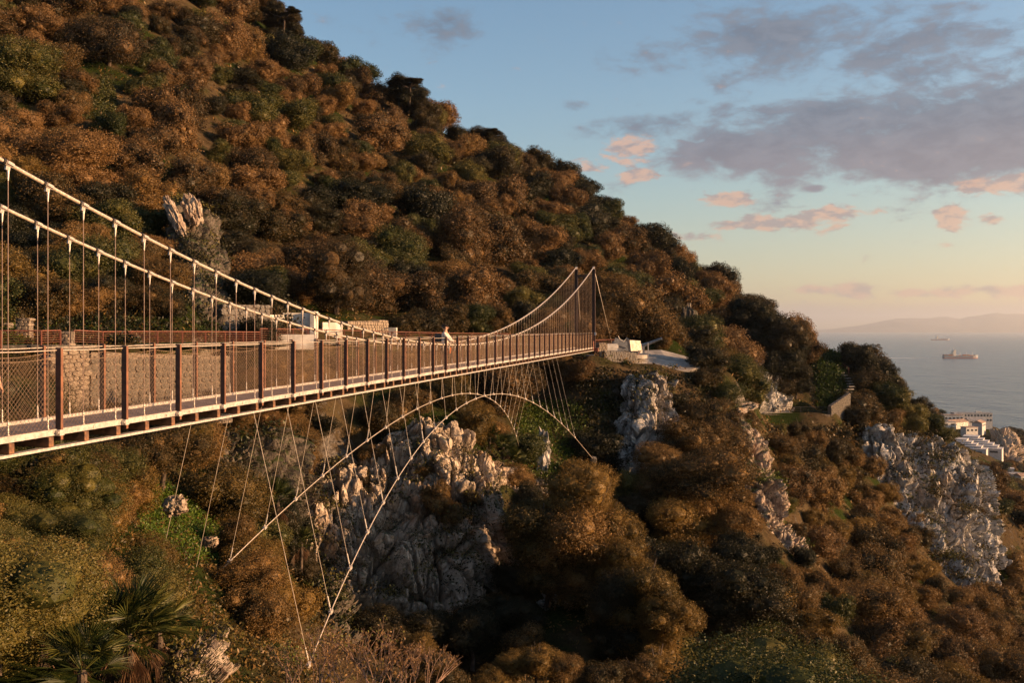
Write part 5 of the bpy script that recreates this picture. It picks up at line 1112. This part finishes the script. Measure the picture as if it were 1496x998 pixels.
for o in list(COL.objects):
    if o.get('kind') == 'structure' and o.name.split('.')[0] in ('gully_cliff', 'cliff_below_bridge', 'promontory_cliff', 'headland_cliff', 'hillside_outcrop', 'spur_rocks', 'foot_rocks', 'pale_cliff_by_path', 'near_ledge', 'left_bank_rocks', 'gully_floor_rocks'):
        me = o.data; n = len(me.polygons); c = np.empty(n * 3); me.polygons.foreach_get('center', c); c = c.reshape(-1, 3); nr = np.empty(n * 3); me.polygons.foreach_get('normal', nr); nr = nr.reshape(-1, 3)
        nr = nr * np.sign(-(nr * c).sum(1, keepdims=True)); w = np.clip(nr[:, 2] - .1, 0, 1) * (fbm(c * .35, 3, 4) > -.02) + .012; rng = np.random.default_rng(len(o.name))
        m = {'headland_cliff': 560, 'gully_cliff': 620, 'near_ledge': 120}.get(o.name, 220); j = rng.choice(n, m, p=w / w.sum()); sz = rng.uniform(.25, .8, m) * (2.3 if 'headland' in o.name else .28 if 'near' in o.name else 1)
        h_ = m * 6 // 10; tufts('ledge_growth', c[j[:h_]], nr[j[:h_]], sz[:h_], 'leaf_dark' if 'spur' not in o.name else 'grass', 40, 50, .5); tufts('ledge_growth', c[j[h_:]], nr[j[h_:]], sz[h_:], 'leaf_olive', 36, 51, .5)
# ------------------------------------------------------------------ fan palms
def fan_mesh(name, seed, mat, nb=22, spread=2.5, L=.5, pet=.45, droop=.15, wd=.022):
    rng = random.Random(seed); v = []; f = []
    v += [(-.008, 0, 0), (.008, 0, 0), (.006, pet, 0), (-.006, pet, 0), (0, 0, -.012), (0, pet, -.01)]; f += [(0, 1, 2, 3), (0, 3, 5, 4), (1, 4, 5, 2)]
    for i in range(nb):
        a_ = -spread / 2 + spread * i / (nb - 1) + rng.uniform(-.04, .04); l = L * (1 - .18 * abs(a_) / (spread / 2)) * rng.uniform(.85, 1.08)
        d = Vector((math.sin(a_), math.cos(a_), 0)); n = Vector((d.y, -d.x, 0)); b = len(v); c0 = Vector((0, pet, 0)); dz = rng.uniform(.4, 1.3) * droop
        p1 = c0 + d * l * .5 + Vector((0, 0, .012 - dz * .08)); p2 = c0 + d * l + Vector((0, 0, -dz * l)); w = wd * l / .5
        v += [tuple(c0), tuple(p1 + n * w / 2), tuple(p1 - n * w / 2), tuple(p1 + Vector((0, 0, -.012))), tuple(p2)]
        f += [(b, b + 1, b + 3), (b, b + 3, b + 2), (b + 1, b + 4, b + 3), (b + 3, b + 4, b + 2)]
    me = bpy.data.meshes.new(name); me.from_pydata(v, [], f); me.materials.append(M[mat]); return me
FANS = [fan_mesh('fan_leaf', i, 'palm', 24, 2.9, .5, .42) for i in range(3)]; DEAD = [fan_mesh('dead_leaf', 9 + i, 'palm_dead', 16, 1.1, .5, .3, .5, .014) for i in range(2)]
def palm(px, py, Z, s, label, n=26, nd=10, group='fan palms', seed=0, th=.5, up=.25):
    rr = random.Random(seed); p = P(px, py, Z); root = empty('fan_palm', p, 0, label, 'palm', group)
    MB().tube([(0, 0, -th * s), (0, 0, 0), (0, 0, .08 * s)], [.07 * s, .08 * s, .04 * s], 9).obj('trunk', M['bark'], root)
    for i in range(n):
        az_ = i * 2.4 + rr.uniform(-.3, .3); e = math.radians(88 - 95 * (i / n) ** .8 + rr.uniform(-8, 8)) + up * .1
        o = link('fan_leaf', rr.choice(FANS), root, (0, 0, .03 * s), None, (s * rr.uniform(.85, 1.15),) * 3); o.rotation_mode = 'XYZ'; o.rotation_euler = (e, rr.uniform(-.5, .5), az_)
    for i in range(nd):
        az_ = i * 2.4 + 1; o = link('dead_leaf', rr.choice(DEAD), root, (0, 0, -.05 * s), (math.radians(rr.uniform(-75, -25)), rr.uniform(-.4, .4), az_), (s * rr.uniform(.9, 1.25),) * 3)
palm(188, 935, 10.8, .80, 'large foreground fan palm with one yellow lit leaf and dead fronds hanging below', 44, 26, seed=1, th=1.2)
palm(232, 925, 11.6, .62, 'smaller fan palm leaning right beside the large foreground palm', 20, 8, seed=2, th=1.2)
palm(62, 940, 10.2, .78, 'dark fan palm in shade left of the large foreground palm', 28, 10, seed=3, th=1.2)
palm(5, 930, 10.4, .7, 'dark fan palm cut by the left edge of the frame', 24, 8, seed=4, th=1.2)
palm(120, 985, 9.4, .6, 'low fan palm at the bottom edge below the large one', 20, 8, seed=5, th=1.2)
palm(405, 735, 47, 1.5, 'round sunlit fan palm on the near edge of the gully cliff', 34, 12, seed=6, th=1.2)
palm(440, 795, 49, 1.2, 'shaded fan palm under the round one at the cliff foot', 22, 6, seed=7, th=1.2)
for k, (x, y, z, s, w_) in enumerate([(715,640,68,1.35,'leftmost'),(735,655,67,1.35,'upper middle'),(748,675,67,1.3,'lower right'),(690,635,69,1.1,'small far left')]): palm(x, y, z, s, 'bushy fan palm topping the gully cliff, %s of the clump' % w_, 26, 4, 'palms topping the gully cliff', 20 + k, 1.0)
palm(500, 695, 61.5, .8, 'little fan palm hanging on the top edge of the gully cliff', 20, 5, seed=40)
palm(915, 536, 87.5, .8, 'small yellow green palm tuft under the low stone wall by the gun', 22, 2, seed=41)
# ------------------------------------------------------------------ bare budding shrubs close by
def bare_shrub(px, py, Z, h, label, seed):
    rr = random.Random(seed); root = empty('bare_shrub', P(px, py, Z), 0, label, 'shrub', 'bare shrubs at the bottom edge'); mb = MB(); tips = []
    def grow(p, d, l, r, dep):
        q = p + d * l * .5 + Vector((rr.uniform(-.1, .1), rr.uniform(-.1, .1), .05)) * l * .3; e = p + d * l; mb.tube([p, q, e], [r, r * .8, r * .6], 4, False)
        for _ in range(2 if dep > 2 else 3): tips.append((p.lerp(e, rr.uniform(.3, 1)), d))
        if dep == 0: tips.append((e, d)); return
        for k in range(rr.choice([2, 2, 3])):
            nd = (d + Vector((rr.uniform(-.6, .6), rr.uniform(-.6, .6), rr.uniform(-.1, .4)))).normalized(); grow(e, nd, l * rr.uniform(.6, .85), r * .62, dep - 1)
    for k in range(5): grow(Vector((rr.uniform(-.08, .08), rr.uniform(-.08, .08), 0)), Vector((rr.uniform(-.5, .5), rr.uniform(-.3, .3), 1)).normalized(), h * .42, .009, 4)
    mb.obj('branches', M['twig'], root)
    rng = np.random.default_rng(seed); q = np.array([t[0][:] for t in tips if rr.random() < .45]); q = np.repeat(q, 2, 0) + rng.normal(size=(len(q) * 2, 3)) * .006; V = leaf_quads(rng, q, np.tile([0, 0, 1.], (len(q), 1)), .022, .011); tag(link('buds', mesh_np('buds', V, np.arange(len(V)).reshape(-1, 4), M['bud']), root), kind='stuff')
for k, (x, y, z, h, w_) in enumerate([(430,1035,7.6,.42,'leftmost, low and twiggy'),(470,1050,7.2,.50,'left of the two guy cables'),(510,1050,7.4,.60,'tallest, with a green bud at its tip'),(560,1055,7.2,.48,'just right of the tallest'),(600,1060,7.3,.50,'rightmost, with widely spread twigs')]):
    bare_shrub(x, y, z, h, 'bare budding shrub at the bottom edge, ' + w_, 60 + k)

if DEBUG:
    tot = {}
    for me in bpy.data.meshes:
        if me.users: tot[me.name.split('.')[0]] = tot.get(me.name.split('.')[0], 0) + len(me.loops) - 2 * len(me.polygons)
    open('/tmp/tris.txt', 'w').write('%d %s' % (sum(tot.values()), sorted(tot.items(), key=lambda q: -q[1])[:14]))
# ------------------------------------------------------------------ sea, far coast, ships
def sea_mat():
    m, t = mat_new('sea_water'); geo = t.new('ShaderNodeNewGeometry'); pos = geo.outputs['Position']
    b = t.new('ShaderNodeBsdfPrincipled'); b.inputs['Roughness'].default_value = .22
    n1 = t.noise(pos, .0016, 5, .6); b.inputs['IOR'].default_value = 1.33
    t.l.new(t.mix(t.step(n1, .35, .65), (.030, .055, .075), (.045, .075, .095)), b.inputs['Base Color'])
    mp = t.new('ShaderNodeMapping'); t.l.new(pos, mp.inputs[0]); mp.inputs['Scale'].default_value = (1, .55, 1)
    h = t.math('ADD', t.math('MULTIPLY', t.noise(mp.outputs[0], .10, 6, .65), 1.0), t.math('MULTIPLY', t.noise(mp.outputs[0], .012, 4, .6), 5))
    bn = t.new('ShaderNodeBump'); bn.inputs['Strength'].default_value = 1.0; bn.inputs['Distance'].default_value = 3.5
    t.l.new(h, bn.inputs['Height']); t.l.new(bn.outputs[0], b.inputs['Normal'])
    return finish(m, t, b.outputs[0])
M['sea'] = sea_mat()
sv = np.array([(x, y, SEA) for x, y in [(-60000, -60000), (60000, -60000), (60000, 47000), (-60000, 47000)]], float)
tag(link('sea', mesh_np('sea', sv, [[0, 1, 2, 3]], M['sea'])), kind='structure')
M['far_rock'] = simple('far_mountain', (.12, .10, .07), .95, col2=(.07, .065, .045), scale=.0008)
def far_range():
    prof = [(-600,484),(1120,484),(1180,483.2),(1215,481),(1250,477),(1280,472),(1308,466.5),(1330,466),(1350,466.5),(1385,463.5),(1402,467),(1412,464),(1430,462),(1456,457.3),(1470,459),(1496,459),(1560,455),(1700,462),(1900,470),(2400,476),(4200,482)]
    xs = np.interp(np.linspace(0, 1, 420), [0, .1, .85, 1], [-600, 1100, 1800, 4200]); py = np.interp(xs, [p[0] for p in prof], [p[1] for p in prof])
    rows = 26; V = []
    for i in range(rows):
        t = i / (rows - 1); Y = 38500 + t * 8000; e = math.sin(min(t / .75, 1) * math.pi / 2) ** 1.3 if t < .75 else 1 - (t - .75) * 2
        X = (xs - CX) / F * Y; top = (HY - py) / F * 44500 - SEA
        q = np.stack([X / 1400, np.full_like(X, Y / 900), np.zeros_like(X)], 1); r = np.abs(fbm(q, 5, 3)) * 260 * (1 - t * .9) * np.clip(top / 400, 0, 1)
        Z = SEA - 12 + (top + 12) * e * (1 if i else 0) + r * (1 if i else 0)
        V.append(np.stack([X, np.full_like(X, Y), np.minimum(Z, 860)], 1))
    return tag(link('far_mountains', mesh_np('far_mountains', np.concatenate(V), grid_faces(rows, 420), M['far_rock'], True)), kind='structure')
far_range()
M['hull'] = simple('blue_grey_hull', (.16, .21, .27), .6, var=.1); M['antifoul'] = simple('red_antifouling', (.28, .09, .06), .7, var=.1)
M['foam'] = simple('wake_foam', (.75, .75, .74), .9, var=.2, scale=.02)
M['ship_white'] = simple('ship_white', (.75, .68, .58), .7, var=.05)
CONT = [simple('container_paint', c, .7, var=.1) for c in ((.45, .12, .06), (.50, .24, .10), (.30, .14, .10), (.12, .16, .24), (.45, .38, .30), (.20, .10, .07))]
def ship(px, py, L, label, loaded=True, far=False):
    Zs = -SEA * F / (py - HY); x0 = (px - CX) / F * Zs
    root = empty('container_ship' if loaded else 'cargo_ship', (x0, Zs, SEA), 0, label, 'ship'); w = L * .15; hh = L * .085
    def hull_poly(k): return [(-L/2, -w/2*.9), (-L/2, w/2*.9), (L*.33, w/2), (L*.43, w*.33), (L/2*k, 0), (L*.43, -w*.33), (L*.33, -w/2)]
    MB().prism(hull_poly(.985), 0, hh * .25).obj('waterline_hull', M['antifoul'], root)
    MB().prism(hull_poly(1.0), hh * .25, hh * .8).prism([(L*.40, -w*.3), (L*.40, w*.3), (L*.51, 0)], hh * .8, hh * 1.15).obj('hull', M['hull'], root)
    hx = -L * .20; s_ = MB(); s_.box((hx, 0, hh * .8 + hh * .95), (L * .075, w * .85, hh * 1.9)); s_.box((hx + L*.01, 0, hh * 2.75), (L * .05, w * 1.0, hh * .25)); s_.box((hx - L*.05, 0, hh * 1.9), (L * .03, w * .3, hh * .9))
    s_.tube([(hx, 0, hh * 2.8), (hx, 0, hh * 3.5)], L * .003, 5)
    ho = s_.obj('deckhouse', M['ship_white'], root)
    if loaded:
        wn = MB()
        for k in range(5): wn.box((hx + L * .0385, 0, hh * (1.1 + .35 * k)), (.4, w * .7, hh * .1))
        wn.obj('window', M['window'], ho)
        rng = random.Random(5); cw = L * .042
        for i in range(17):
            xx = -L * .47 + i * L * .052
            if abs(xx - hx) < L * .055: continue
            n = rng.choice([1, 2, 2, 3]) if xx < hx else rng.choice([1, 1, 1, 2])
            for j in range(n):
                MB().box((xx, 0, hh * .8 + hh * .24 * (j + .5)), (L * .048, w * .9, hh * .22)).obj('container', rng.choice(CONT), root)
        for xx in (-L*.02, L * .16, L * .34): MB().tube([(xx, 0, hh * .8), (xx, 0, hh * 2.0)], L * .003, 5).obj('mast', M['ship_white'], root)
    else:
        for i in range(4): MB().box((-L * .05 + i * L * .12, 0, hh * .9), (L * .08, w * .7, hh * .25)).obj('hatch', CONT[2], root)
    return root, Zs, x0
r, Zs, x0 = ship(1403.5, 523.5, 155, 'blue grey container ship with a tall cream deckhouse, sailing right and trailing a wake')
wk = []; n = 60
for i in range(n):
    t = i / (n - 1); X = x0 - 75 - t * 420; w = 14 + 40 * t; wk += [(X, Zs - w / 2 + 6 * t, SEA + .25), (X, Zs + w / 2 + 20 * t, SEA + .25)]
tag(link('wake', mesh_np('wake', wk, [[2*i, 2*i+2, 2*i+3, 2*i+1] for i in range(n - 1)], M['foam'])), kind='structure')
ship(1374, 497.2, 210, 'faint low cargo ship far out, half lost in the haze below the mountains', False)
# ------------------------------------------------------------------ evening haze over the strait
if HAZE:
    m, t = mat_new('evening_haze'); v = t.new('ShaderNodeVolumePrincipled'); v.inputs['Color'].default_value = (.86, .93, 1.0, 1); v.inputs['Density'].default_value = HAZE
    v.inputs['Anisotropy'].default_value = 0.5
    o = t.new('ShaderNodeOutputMaterial'); t.l.new(v.outputs[0], o.inputs[1])
    hz = MB(); hz.box((0, 0, (SEA - 1 + 900) / 2), (124000, 124000, 900 - SEA + 1)); tag(hz.obj('haze', m), kind='stuff')
